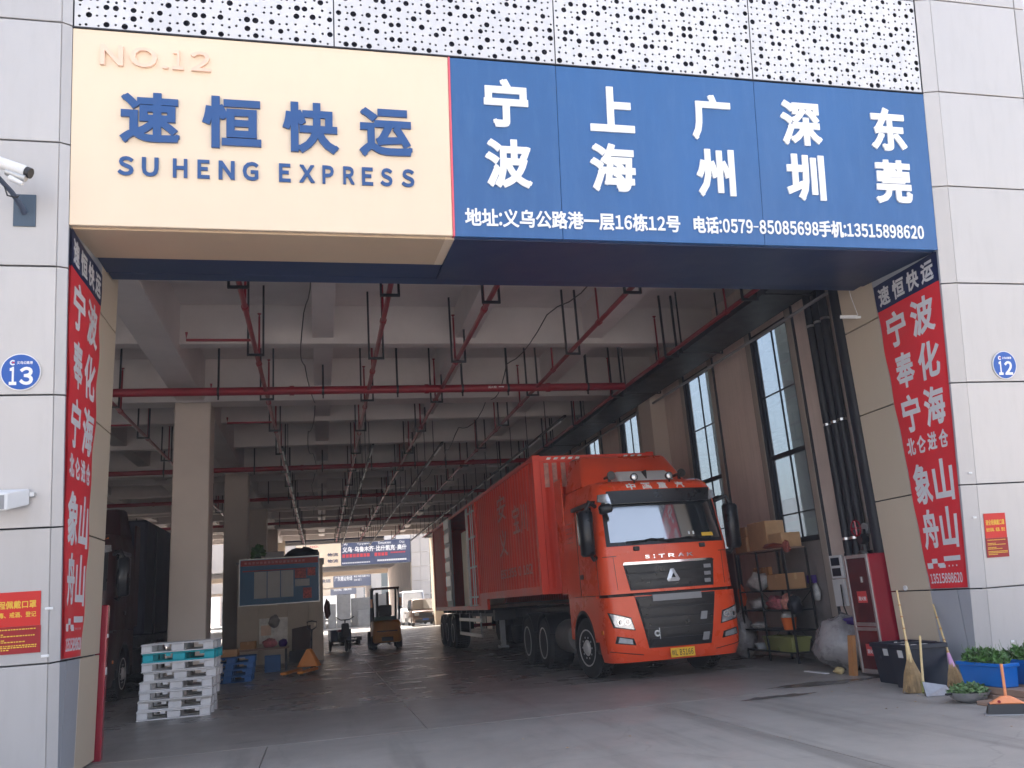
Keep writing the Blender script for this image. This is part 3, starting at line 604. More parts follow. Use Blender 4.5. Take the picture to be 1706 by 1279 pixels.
# ================================================================ OTHER BUILDINGS
WINB = mat('far_window_glass', (.05, .09, .11), .08, 0, .2, .5, spec=.8)
def far_building(dx, dy, label, sign, d0):
    t = thing('warehouse_building', label, 'building', (dx + 2.6, dy + 9, 0))
    def b(x0, x1, y0, y1, z0, z1, m, nm): return MB().box(x0 + dx, x1 + dx, y0 + dy, y1 + dy, z0, z1).build(nm, m, t, world=True)
    def sl(x0, x1, z0, z1, n0, n1, m, nm):
        mb = slab(MB(), x0, x1, z0, z1, n0, n1); mb.v = [(x + dx, y + dy, z) for x, y, z in mb.v]; return mb.build(nm, m, t, world=True)
    b(-24, 9.3, 9.5, 52, 7.45, 13.5, CLAD, 'upper_wall'); b(8.9, 9.3, 9.6, 52, 0, 7.4, WALLP, 'side_wall'); b(-24.4, -24, 9.6, 52, 0, 7.4, WALLP, 'side_wall')
    b(-24, 8.9, 51.5, 52, 6.2, 7.4, CREAM, 'rear_header'); b(-24, 8.9, 9.6, 9.9, 5.6, 7.4, CONC, 'front_header')
    for y in (20, 30, 40): b(-3.2, -2.4, y, y + .8, 0, 7.4, COLM, 'column')
    for y in (13, 16.4, 19.9, 23.3, 26.7, 30.2, 33.6, 37, 40.4, 44, 47): b(-24, 8.9, y, y + .3, 6.6, 7.4, CEIL, 'beam')
    for xa, xb in ((-3.9, -2.42), (7.75, 9.4)):
        b(xa + .03, xb - .03, 9.35, 10.5, 0, 7.4, BEIGEC, 'pier_core')
        for k in range(8):
            for q in range(2):
                w = (xb - xa) / 2; sl(xa + w * q + .01, xa + w * (q + 1) - .01, ZJ[k] + .015, ZJ[k + 1] - .015, -.06, .05, CLAD, 'cladding_panel')
    sl(-2.4, 7.7, 7.42, 9.9, -.1, -.02, PERF, 'screen'); sl(-14, -3.95, 5.34, 9.9, -.1, 0, CLAD, 'facade_wall'); sl(9.45, 14, 0, 13.5, -.4, -.1, WINB, 'glass_wall')
    for z in (2.4, 4.9, 7.4): sl(9.45, 14, z, z + .12, -.1, -.05, CLAD, 'glass_wall_rail')
    sl(-2.38, 1.48, 5.34, 7.38, -.1, 0, CREAM, 'cream_sign_panel'); sl(1.5, 7.7, 5.34, 7.38, -.1, 0, mat('dark_blue_sign', (.022, .045, .13), .4), 'blue_sign_panel')
    MB().hexa([(-2.38 + dx, 8.45 + dy, 5.3), (7.7 + dx, 8.45 + dy, 5.3), (7.7 + dx, 9.9 + dy, 5.35), (-2.38 + dx, 9.9 + dy, 5.35), (-2.38 + dx, 8.45 + dy, 5.33), (7.7 + dx, 8.45 + dy, 5.33), (7.7 + dx, 9.9 + dy, 5.4), (-2.38 + dx, 9.9 + dy, 5.4)]).build('soffit', GREYP, t, world=True)
    F = lambda u, v, n: fmap(u, v, n + .004) + Vector((dx, dy, 0))
    for s, x0, x1, z0, z1, m, w in sign: line(MB(), s, F, x0, x1, z0, z1, .01, w).build('sign_lettering', m, t, world=True)
    return t
REDL = mat('red_letters', (.6, .02, .04), .5)
far_building(.3, 69.0, 'next warehouse across the gap with a cream and dark blue sign of central Asian cities', [
    ('义乌-乌鲁木齐-比什凯克-奥什', 1.62, 7.35, 6.45, 6.95, WHITEL, .04), ('Иу', 1.75, 2.1, 7.06, 7.28, WHITEL, .02), ('Үрүмчү', 2.9, 4.1, 7.04, 7.27, WHITEL, .02), ('Бишкек', 4.8, 5.95, 7.06, 7.28, WHITEL, .02), ('Ош', 6.7, 7.15, 7.06, 7.28, WHITEL, .02),
    ('物流', .3, 1.25, 6.2, 6.5, NAVYB, .03), ('物流', .3, 1.25, 5.65, 5.95, NAVYB, .03), ('NO.', -1.2, -.4, 7.05, 7.2, REDL, .02)], 0)
t2 = bpy.data.objects['warehouse_building']
mbx = MB()
for k in range(8): slab(mbx, 1.62 + k * .31, 1.86 + k * .31, 6.02, 6.32, .004, .012)
for k in range(4): slab(mbx, 4.45 + k * .31, 4.69 + k * .31, 6.02, 6.32, .004, .012)
for k in range(9): slab(mbx, 5.9 + k * .15, 6.02 + k * .15, 6.2, 6.32, .004, .012)
mbx.v = [(x + .3, y + 69, z) for x, y, z in mbx.v]; mbx.build('red_display_row', REDL, t2, world=True)
mbx = MB()
for k in range(16): slab(mbx, 1.6 + k * .155, 1.72 + k * .155, 5.5, 5.6, .004, .012)
for k in range(16): slab(mbx, 4.7 + k * .165, 4.84 + k * .165, 5.55, 5.7, .004, .012)
mbx.v = [(x + .3, y + 69, z) for x, y, z in mbx.v]; mbx.build('small_print_row', WHITEL, t2, world=True)
far_building(.55, 137.5, 'third warehouse in line, small in the distance beyond the next one', [('广东潮汕专线', 1.7, 4.6, 6.3, 7.1, WHITEL, .03), ('粤东 粤西 珠海 中山', 4.9, 7.5, 6.75, 7.1, WHITEL, .02), ('深圳 厦门', 4.9, 6.1, 6.2, 6.55, WHITEL, .02), ('快运', -.6, 1.1, 6.2, 6.8, NAVYB, .03)], 0)
far_building(.8, 206, 'fourth and farthest warehouse in line, a pale shape at the end of the view', [('汕头 潮州', 2.2, 6.5, 6.3, 6.9, WHITEL, .03)], 0)
# building on the right beyond the windows and building behind the camera
t = thing('office_block', 'low pale grey building seen through the tall side windows', 'building', (40, 42, 0))
MB().box(-7, 7, -34, 40, 0, 7).build('wall', CLAD, t)
t = thing('office_block', 'white building with rows of windows behind the viewer, mirrored in the windscreen', 'building', (14, -58, 0))
MB().box(-30, 22, -6, 6, 0, 19).build('wall', mat('grey_render', (.32, .31, .30), .8), t)
for k in range(16):
    for z in (2, 5.5, 9, 12.5, 16): f = MB().box(-28.6 + k * 3.1, -26.6 + k * 3.1, 5.95, 6.05, z, z + 2).build('window', DARKM, t); MB().box(-28.5 + k * 3.1, -26.7 + k * 3.1, 6.055, 6.07, z + .1, z + 1.9).build('pane', WINB, f)
t = thing('street_lamp', 'tall street lamp behind the viewer, mirrored in the windscreen', 'street lamp', (-1, -25, 0))
MB().tube([(0, 0, 0), (0, 0, 9)], .09, 10, .05).build('pole', GALV, t, smooth=50); MB().tube([(0, 0, 9), (1.4, 0, 9.3)], .04, 8).build('arm', GALV, t); MB().box(1.3, 1.9, -.12, .12, 9.25, 9.35).build('lamp_head', GREYP, t, bev=.02)

for k, (x, lab) in enumerate(((-.2, 'thin black cable sagging across the ceiling left of the middle'), (4.1, 'thin black cable sagging along the ceiling above the truck'))):
    pts = []; 
    for i in range(61): y = 10.5 + i * .55; ph = (y % 3.4) / 3.4; pts.append((x + .12 * math.sin(y * .7), y, 6.42 - .28 * (1 - (2 * ph - 1) ** 2)))
    tag(MB().tube(pts, .011, 5).build('ceiling_cable', BLACK, None, smooth=60), lab, 'cable')
# ================================================================ TRACTOR UNIT
def wheel(parent, x, y, r=.5, w=.29, out=-1, steer=0, dual=False, name='wheel'):
    """out = -1: visible face towards -x"""
    M = Matrix.Rotation(steer, 3, 'Z')
    def tr(mb): mb.v = [tuple(M @ Vector(p) + Vector((x, y, r))) for p in mb.v]; return mb
    s = out
    prof = [(r * .60, -w / 2), (r * .80, -w / 2), (r * .93, -w * .46), (r * .985, -w * .36), (r, -w * .2), (r, w * .2), (r * .985, w * .36), (r * .93, w * .46), (r * .80, w / 2), (r * .60, w / 2)]
    mb = MB().lathe((0, 0, 0), 'x', prof, 36)
    for k in range(36):   # tread blocks
        a = 2 * math.pi * k / 36
        for q in (-.28, -.09, .1, .29):
            c = Vector((q * w, math.cos(a) * r, math.sin(a) * r)); ta = Vector((0, -math.sin(a), math.cos(a))) * r * .06; nn = Vector((0, math.cos(a), math.sin(a))) * .012; h = Vector((w * .075, 0, 0))
            mb.hexa([c - ta - h - nn, c + ta - h - nn, c + ta + h - nn, c - ta + h - nn, c - ta - h + nn, c + ta - h + nn, c + ta + h + nn, c - ta + h + nn])
    ty = tr(mb).build('tyre', RUB, parent, smooth=40)
    e = s * w / 2
    p2 = [(r * .61, e * .98), (r * .615, e * 1.04), (r * .57, e * 1.04), (r * .555, e * .92), (r * .53, e * .72), (r * .40, e * .78), (r * .31, e * .80), (r * .29, e * .98), (r * .21, e * 1.05), (r * .19, e * 1.25), (r * .11, e * 1.3), (.01, e * 1.3)]
    if dual: p2 = [(r * .61, e * .98), (r * .615, e * 1.03), (r * .56, e * 1.03), (r * .52, e * .3), (r * .46, -e * .3), (r * .30, -e * .3), (r * .28, e * .6), (r * .2, e * .8), (r * .01, e * .8)]
    tr(MB().lathe((0, 0, 0), 'x', p2, 28)).build('rim', RIM, ty, smooth=40)
    mb = MB()
    for k in range(10):
        a = 2 * math.pi * k / 10; b = e * .80 if not dual else -e * .26
        mb.lathe((b, math.cos(a) * r * .35, math.sin(a) * r * .35), 'x', [(.018, 0), (.018, s * .035), (.01, s * .04)], 6)
    tr(mb).build('wheel_nuts', GALV, ty)
    mb = MB()
    for k in range(8):
        a = 2 * math.pi * (k + .5) / 8; c = Vector((e * .77 if not dual else -e * .1, math.cos(a) * r * .47, math.sin(a) * r * .47)); mb.lathe(tuple(c), 'x', [(.028, -.002 * s), (.028, s * .012)], 10)
    tr(mb).build('hand_hole', BLACK, ty)
def lin(z, t):
    for (a, u), (b, v) in zip(t[:-1], t[1:]):
        if z <= b: return u + (v - u) * max(0, (z - a)) / (b - a)
    return t[-1][1]
def HW(z): return lin(z, [(.3, 1.10), (.5, 1.15), (2.1, 1.15), (2.95, 1.10), (3.2, 1.04)])
def FS(x, z):
    y = lin(z, [(.3, .10), (.45, .03), (.7, 0), (1.31, .0), (1.36, .05), (2.08, .09), (2.86, .25), (3.03, .27), (3.13, .34), (3.22, .50)])
    h = HW(z); a = min(1, abs(x) / h); r = .24; y += .07 * a * a
    if abs(x) > h - r: t = min(1, (abs(x) - (h - r)) / r); y += r * (1 - math.sqrt(max(0, 1 - t * t)))
    return y
def loft(levels, yb):
    mb = MB(); rows = []
    ts = [-1, -.985, -.95, -.9, -.84, -.78] + [i / 8 for i in range(-5, 6)] + [.78, .84, .9, .95, .985, 1]
    for z in levels:
        h = HW(z); row = [(-h, yb(z), z)] + [(t * h, FS(t * h, z), z) for t in ts] + [(h, yb(z), z)]; rows.append(row)
    n = len(rows[0]); vs = [p for r in rows for p in r]; fs = []
    for i in range(len(rows) - 1):
        for k in range(n): fs.append((i * n + k, i * n + (k + 1) % n, (i + 1) * n + (k + 1) % n, (i + 1) * n + k))
    fs.append(tuple(range(n))[::-1]); fs.append(tuple((len(rows) - 1) * n + k for k in range(n)))
    return mb.add(vs, fs)
def patch(q, off, th, nu=14, nv=4, mb=None):
    """q: four (x,z) corners BL, BR, TR, TL on the cab front; stands off by off, th thick"""
    mb = mb or MB(); BL, BR, TR, TL = q
    def P(u, v, o):
        x = (BL[0] * (1 - u) + BR[0] * u) * (1 - v) + (TL[0] * (1 - u) + TR[0] * u) * v; z = (BL[1] * (1 - u) + BR[1] * u) * (1 - v) + (TL[1] * (1 - u) + TR[1] * u) * v
        return (x, FS(x, z) - o, z)
    mb.grid(lambda u, v: P(u, v, off + th), nu, nv)
    for a, b in (((0, 0), (1, 0)), ((1, 0), (1, 1)), ((1, 1), (0, 1)), ((0, 1), (0, 0))):
        mb.grid(lambda u, v: P(a[0] + (b[0] - a[0]) * u, a[1] + (b[1] - a[1]) * u, off - .01 + (th + .01) * v), nu, 1)
    return mb
def tractor(label, loc, paint, full=True, group=None):
    t = thing('truck_tractor', label, 'truck', loc, 0, group)
    cab = loft([1.355, 1.5, 1.8, 2.05, 2.1, 2.3, 2.5, 2.7, 2.86, 2.95, 3.03, 3.08, 3.13, 3.18, 3.22], lambda z: 2.2).build('cab_body', paint, t, smooth=35)
    loft([.3, .36, .45, .6, .8, 1.0, 1.2, 1.31], lambda z: .62).build('bumper', paint, t, smooth=35)
    MB().box(-1.05, 1.05, .25, 2.1, 1.29, 1.37).build('cab_gap', BLACK, t)
    # side panels with wheel arch
    for s in (-1, 1):
        cy, cz, ra = 1.42, .52, .60
        poly = [(.60, 1.345)] + [(.60, .62)] + [(cy - ra * math.cos(R(a)), cz + ra * math.sin(R(a))) for a in range(8, 173, 12)] + [(2.03, .62), (2.2, .62), (2.2, 1.345)]
        MB().prism(poly, 'x', s * 1.145, s * 1.09).build('side_panel', paint, t)
        lp = [(cy - (ra + .0) * math.cos(R(a)), cz + (ra) * math.sin(R(a))) for a in range(-5, 186, 10)]; lp2 = [(cy - (ra - .05) * math.cos(R(a)), cz + (ra - .05) * math.sin(R(a))) for a in range(185, -6, -10)]
        MB().prism(lp + lp2, 'x', s * 1.15, s * .80).build('wheel_arch', BLACK, t, smooth=40)
        MB().box(min(s * 1.12, s * .85), max(s * 1.12, s * .85), .60, .86, .42, .62).build('entry_step', BLACK, t, bev=.015)
        # door seams and side glass
        MB().box(min(s * 1.148, s * 1.154), max(s * 1.148, s * 1.154), 1.38, 1.395, 1.36, 2.9).box(min(s * 1.148, s * 1.154), max(s * 1.148, s * 1.154), .40, .41, 1.36, 2.1).build('door_seam', BLACK, t)
        g = [(.42, 2.16), (1.30, 2.22), (1.30, 2.80), (.56, 2.80)]
        MB().prism(g, 'x', s * 1.10, s * 1.157).build('side_window', MINT, t, bev=.01)
        MB().prism([(.36, 2.82), (1.45, 2.82), (1.45, 2.88), (.30, 2.88)], 'x', s * 1.11, s * 1.20).build('window_visor', BLACKG, t)
        MB().box(min(s * 1.148, s * 1.17), max(s * 1.148, s * 1.17), 1.16, 1.32, 1.64, 1.72).build('door_handle', BLACKG, t, bev=.01)
        if s < 0 and full:
            mb = MB()
            for k in range(5): mb.box(-1.153, -1.149, 1.62 + .0 * k, 2.0, 2.30 + k * .085, 2.312 + k * .085)
            mb.build('faded_stripe', mat('faded_pink_print', (.55, .22, .17), .5), t)
        # mirrors
        MB().tube([(s * 1.08, .42, 2.80), (s * 1.24, .26, 2.86), (s * 1.30, .28, 2.70)], .035, 8).build('mirror_arm', BLACK, t, smooth=50); MB().tube([(s * 1.10, .44, 1.98), (s * 1.22, .30, 1.92), (s * 1.30, .28, 2.06)], .03, 8).build('mirror_arm', BLACK, t, smooth=50)
        x0, x1 = sorted((s * 1.19, s * 1.42))
        MB().hexa([(x0 + .02, .20, 1.98), (x1 - .02, .20, 1.98), (x1, .40, 1.98), (x0, .40, 1.98), (x0 + .02, .18, 2.72), (x1 - .02, .18, 2.72), (x1, .40, 2.74), (x0, .40, 2.74)]).build('mirror_housing', BLACKG, t, bev=.035, smooth=60)
        MB().box(x0 + .02, x1 - .02, .401, .407, 2.02, 2.28).box(x0 + .02, x1 - .02, .401, .407, 2.31, 2.70).build('mirror_glass', CHROME, t)
    if full: MB().hexa([(-1.12, .0, 2.62), (-.92, -.06, 2.66), (-.92, .08, 2.66), (-1.12, .14, 2.62), (-1.14, .0, 2.78), (-.96, -.06, 2.80), (-.96, .08, 2.80), (-1.14, .14, 2.78)]).build('kerb_mirror', BLACKG, t, bev=.03, smooth=60)
    # windscreen with its dark surround
    patch([(-1.03, 2.11), (1.03, 2.11), (1.0, 2.84), (-1.0, 2.84)], .002, .008, 22, 6).build('windscreen_surround', BLACKG, t, smooth=60)
    ws = patch([(-.97, 2.17), (.97, 2.17), (.95, 2.83), (-.95, 2.83)], .011, .006, 22, 6).build('windscreen', WSG, t, smooth=60)
    # visor
    patch([(-.86, 2.80), (.86, 2.80), (.92, 3.02), (-.92, 3.02)], .06, .05, 18, 3).build('sun_visor', BLACKG, t, smooth=50)
    for s in (-1, 1):
        q = [(s * 1.06, 2.86), (s * .87, 2.80), (s * .90, 2.98), (s * 1.04, 2.98)]
        patch(q, .05, .05, 6, 3).build('visor_lamp', LAMPG, t, smooth=50)
    # wipers
    mb = MB()
    for x0, x1 in ((-.62, .05), (.02, .68)):
        y = lambda x, z: FS(x, z) - .045
        mb.tube([(x0, y(x0, 2.14), 2.14), ((x0 + x1) / 2, y(0, 2.18) - .01, 2.20), (x1, y(x1, 2.16), 2.15)], .011, 6)
        mb.tube([(x0 - .1, y(x0, 2.17) + .01, 2.17), (x1 - .1, y(x1, 2.19) + .01, 2.195)], .009, 6)
    mb.build('wiper', BLACK, t)
    MB().box(-.60, -.50, FS(-.5, 2.0) - .03, FS(-.5, 2.0) + .02, 2.02, 2.09).box(.56, .66, FS(.6, 2.0) - .03, FS(.6, 2.0) + .02, 2.02, 2.09).build('wiper_mount', BLACK, t, bev=.01)
    # upper grille
    g = patch([(-.73, 1.40), (.71, 1.40), (.77, 1.80), (-.80, 1.80)], .004, .014, 16, 4).build('upper_grille', BLACK, t, smooth=60)
    for k in range(3):
        z = 1.44 + k * .115; patch([(-.72 - k * .02, z), (.68 + k * .02, z), (.69 + k * .02, z + .08), (-.73 - k * .02, z + .08)], .018, .022, 14, 1).build('slat', BLACKG, g, smooth=50)
        patch([(.55 + k * .01, z + .01), (.66 + k * .02, z + .01), (.66 + k * .02, z + .07), (.55 + k * .01, z + .07)], .04, .004, 3, 1).build('slat_end', GREYP, g)
    patch([(-.82, 1.80), (.78, 1.80), (.74, 1.835), (-.80, 1.845)], .01, .03, 16, 1).build('chrome_strip', CHROME, t, smooth=60)
    for s in (-1, 1): patch([(s * .93, 1.42), (s * .935, 1.42), (s * .955, 1.95), (s * .95, 1.95)], .001, .003, 1, 3).build('panel_seam', BLACK, t); patch([(s * .90, 1.945), (s * 1.1, 1.945), (s * 1.1, 1.955), (s * .90, 1.955)], .001, .003, 4, 1).build('panel_seam', BLACK, t)
    # emblem: three folded chrome bars round a triangle
    E = lambda x, z, n: (x, FS(x, z) - .045 - n, z)
    pts = [(-.115, 1.53), (-.09, 1.50), (.09, 1.50), (.115, 1.53), (.028, 1.70), (-.028, 1.70)]; inn = [(-.035, 1.565), (-.03, 1.56), (.03, 1.56), (.035, 1.565), (.006, 1.625), (-.006, 1.625)]
    vs = [E(x, z, .02) for x, z in inn] + [E(x, z, .0) for x, z in pts]
    MB().add(vs, [(i, (i + 1) % 6, 6 + (i + 1) % 6, 6 + i) for i in range(6)]).build('emblem', mat('emblem_silver', (.75, .75, .76), .25, .35, .1), t)
    FM = lambda u, v, n: (u, FS(u, v) - .004 - n, v)
    if full:
        mb = MB()
        for ch, x0, x1 in zip('SITRAK', (-.43, -.28, -.19, -.02, .15, .31), (-.34, -.25, -.08, .09, .26, .42)): text(mb, wide(ch), FM, x0, x1, 1.885, 1.945, .012, .04)
        mb.build('chrome_lettering', CHROME, t)
        for ch, x in zip('中国重汽', (-.52, -.24, .04, .36)): text(MB(), ch, FM, x, x + .16, 3.045, 3.165, .004, .03).build('white_character', WHITEL, t)
    # lower grille
    g = patch([(-.53, .50), (.53, .50), (.70, 1.335), (-.70, 1.335)], .004, .012, 14, 8).build('lower_grille', BLACK, t, smooth=60)
    for k in range(5):
        z = .53 + k * .155; f = lambda z: .53 + .17 * (z - .5) / .83
        patch([(-f(z) + .02, z), (f(z) - .02, z), (f(z + .11) - .02, z + .11), (-f(z + .11) + .02, z + .11)], .016, .03, 12, 2).build('grille_bar', BLACKG, g, smooth=50)
    patch([(-.42, 1.21), (.42, 1.21), (.42, 1.31), (-.42, 1.31)], .05, .02, 10, 1).build('grille_step', GREYP, g, smooth=50)
    for z in (.56, .88): patch([(.36, z), (.47, z), (.50, z + .12), (.39, z + .12)], .05, .006, 3, 2).build('step_plate', GREYP, g)
    MB().lathe((-.40, FS(-.4, .70) - .05, .72), 'y', [(.05, -.012), (.05, 0), (.028, 0), (.028, -.012)], 16).box(-.365, -.355, FS(-.4, .7) - .062, FS(-.4, .7) - .05, .63, .80).build('tow_mark', WHITEP, t)
    # lamps
    for s in (-1, 1):
        q = [(s * 1.045, .86), (s * .755, .80), (s * .80, .97), (s * 1.10, 1.06)]
        patch([(s * 1.065, .845), (s * .735, .785), (s * .785, .985), (s * 1.12, 1.08)], .002, .006, 8, 3).build('headlight_bezel', BLACKG, t, smooth=60)
        h = patch(q, .008, .012, 8, 3).build('headlight', LAMPG, t, smooth=60)
        for x in (.86, .97): MB().lathe((s * x, FS(s * x, .93) - .018, .925), 'y', [(.05, 0), (.052, -.012), (.035, -.012), (.03, 0)], 16).build('reflector', CHROME, h, smooth=50)
        patch([(s * 1.06, .605), (s * .74, .56), (s * .775, .665), (s * 1.03, .715)], .002, .006, 8, 2).build('fog_bezel', BLACKG, t, smooth=60)
        patch([(s * 1.02, .615), (s * .79, .58), (s * .80, .65), (s * 1.0, .695)], .008, .010, 6, 2).build('fog_lamp', LAMPG, t, smooth=60)
        patch([(s * 1.12, .475), (s * .62, .40), (s * .62, .412), (s * 1.12, .487)], .001, .003, 10, 1).build('panel_seam', TRED2, t)
        MB().box(min(s * 1.153, s * 1.163), max(s * 1.153, s * 1.163), .35, .45, .74, .80).build('side_marker', AMBER, t)
    # plate
    pl = MB().box(-.205, .205, -.035, -.02, .335, .475).build('number_plate', PLATEY, t, bev=.003)
    if full:
        P = lambda u, v, n: (u, -.0355 - n, v); mb = MB()
        text(mb, '皖', P, -.185, -.135, .365, .445, .001, .01); text(mb, wide('L'), P, -.125, -.09, .36, .45, .001, .02)
        for k, ch in enumerate('B5166'): text(mb, wide(ch), P, -.055 + k * .048, -.018 + k * .048, .36, .45, .001, .02)
        mb.build('plate_lettering', BLACK, pl)
        # papers and stickers inside the screen
        S = lambda u, v, n: (u, FS(u, v) - .0185 - n, v)
        for x0, x1, z0, z1, m in ((.40, .43, 2.24, 2.29, WHITEP), (.48, .51, 2.24, 2.29, WHITEP), (.64, .85, 2.20, 2.26, POSTY)):
            patch([(x0, z0), (x1, z0), (x1, z1), (x0, z1)], .017, .002, 3, 1).build('sticker', m, ws)
    # roof
    MB().hexa([(-1.02, 1.15, 3.2), (1.02, 1.15, 3.2), (1.04, 2.3, 3.2), (-1.04, 2.3, 3.2), (-.84, 1.75, 3.86), (.84, 1.75, 3.86), (.90, 2.3, 3.90), (-.90, 2.3, 3.90)]).build('roof_fairing', paint, t, bev=.05, smooth=40)
    MB().hexa([(-.48, .72, 3.24), (.56, .72, 3.24), (.56, 1.22, 3.24), (-.48, 1.22, 3.24), (-.44, 1.0, 3.46), (.52, 1.0, 3.46), (.52, 1.24, 3.47), (-.44, 1.24, 3.47)]).build('roof_unit', WHITEP, t, bev=.03, smooth=40)
    MB().box(.03, .05, .78, .99, 3.24, 3.44).build('unit_strap', BLACK, t)
    for x in (-.62, .70):
        MB().lathe((x, .8, 3.36), 'y', [(.075, -.06), (.075, -.04), (.03, .05), (.025, .30)], 14).box(x - .02, x + .02, .85, .9, 3.2, 3.36).build('air_horn', BLACKG, t, smooth=40)
    for x in (-.34, .30):
        MB().tube([(x, .42, 3.10), (x, .40, 3.24)], .012, 6).lathe((x, .40, 3.27), 'y', [(.06, .04), (.066, 0), (.066, -.02), (.055, -.02)], 16).build('lamp_bracket', BLACK, t); MB().lathe((x, .385, 3.27), 'y', [(.054, 0), (.05, -.012), (.03, -.018)], 16).build('roof_lamp', LAMPG, t, smooth=50)
    for x in (-.80, .94): MB().hexa([(x - .03, FS(x, 3.12) - .02, 3.11), (x + .03, FS(x, 3.12) - .02, 3.11), (x + .03, FS(x, 3.12) + .03, 3.11), (x - .03, FS(x, 3.12) + .03, 3.11), (x - .02, FS(x, 3.15), 3.15), (x + .02, FS(x, 3.15), 3.15), (x + .02, FS(x, 3.15) + .04, 3.15), (x - .02, FS(x, 3.15) + .04, 3.15)]).build('marker_lamp', AMBER, t)
    for s in (-1, 1): MB().box(min(s * 1.12, s * 1.08), max(s * 1.12, s * 1.08), 2.21, 2.70, 1.40, 3.55).build('side_extender', paint, t, bev=.02)
    # chassis
    MB().box(-.45, -.35, .3, 6.1, .62, .88).box(.35, .45, .3, 6.1, .62, .88).box(-.9, .9, 1.3, 1.5, .42, .56).box(-.8, .8, .9, 2.1, .85, 1.28).build('chassis', BLACK, t)
    MB().lathe((-.85, 2.45, .64), 'y', [(.1, 0), (.29, .02), (.31, .06), (.31, .88), (.29, .92), (.1, .94)], 24).build('fuel_tank', mat('dull_aluminium_tank', (.22, .21, .2), .5, .6, .2), t, smooth=40)
    MB().box(.6, 1.1, 2.4, 3.4, .4, .9).build('battery_box', BLACK, t, bev=.03)
    MB().box(-.55, .55, 2.35, 2.42, 1.0, 2.6).build('air_line_panel', BLACK, t)
    for s in (-1, 1):
        wheel(t, s * .98, 1.42, .5, .29, s, R(9 if full else 0))
        for y in (4.05, 5.4):
            wheel(t, s * .95, y, .5, .52, s, 0, True)
            lp = [(y - .58 * math.cos(R(a)), .5 + .58 * math.sin(R(a))) for a in range(20, 161, 10)]; lp2 = [(y - .56 * math.cos(R(a)), .5 + .56 * math.sin(R(a))) for a in range(160, 19, -10)]
            MB().prism(lp + lp2, 'x', s * 1.2, s * .68).build('mudguard', BLACK, t, smooth=40)
    return t
tractor('bright orange-red truck tractor with black grilles and yellow number plate, parked nose out', (5.57, 12.93, 0), TRED)
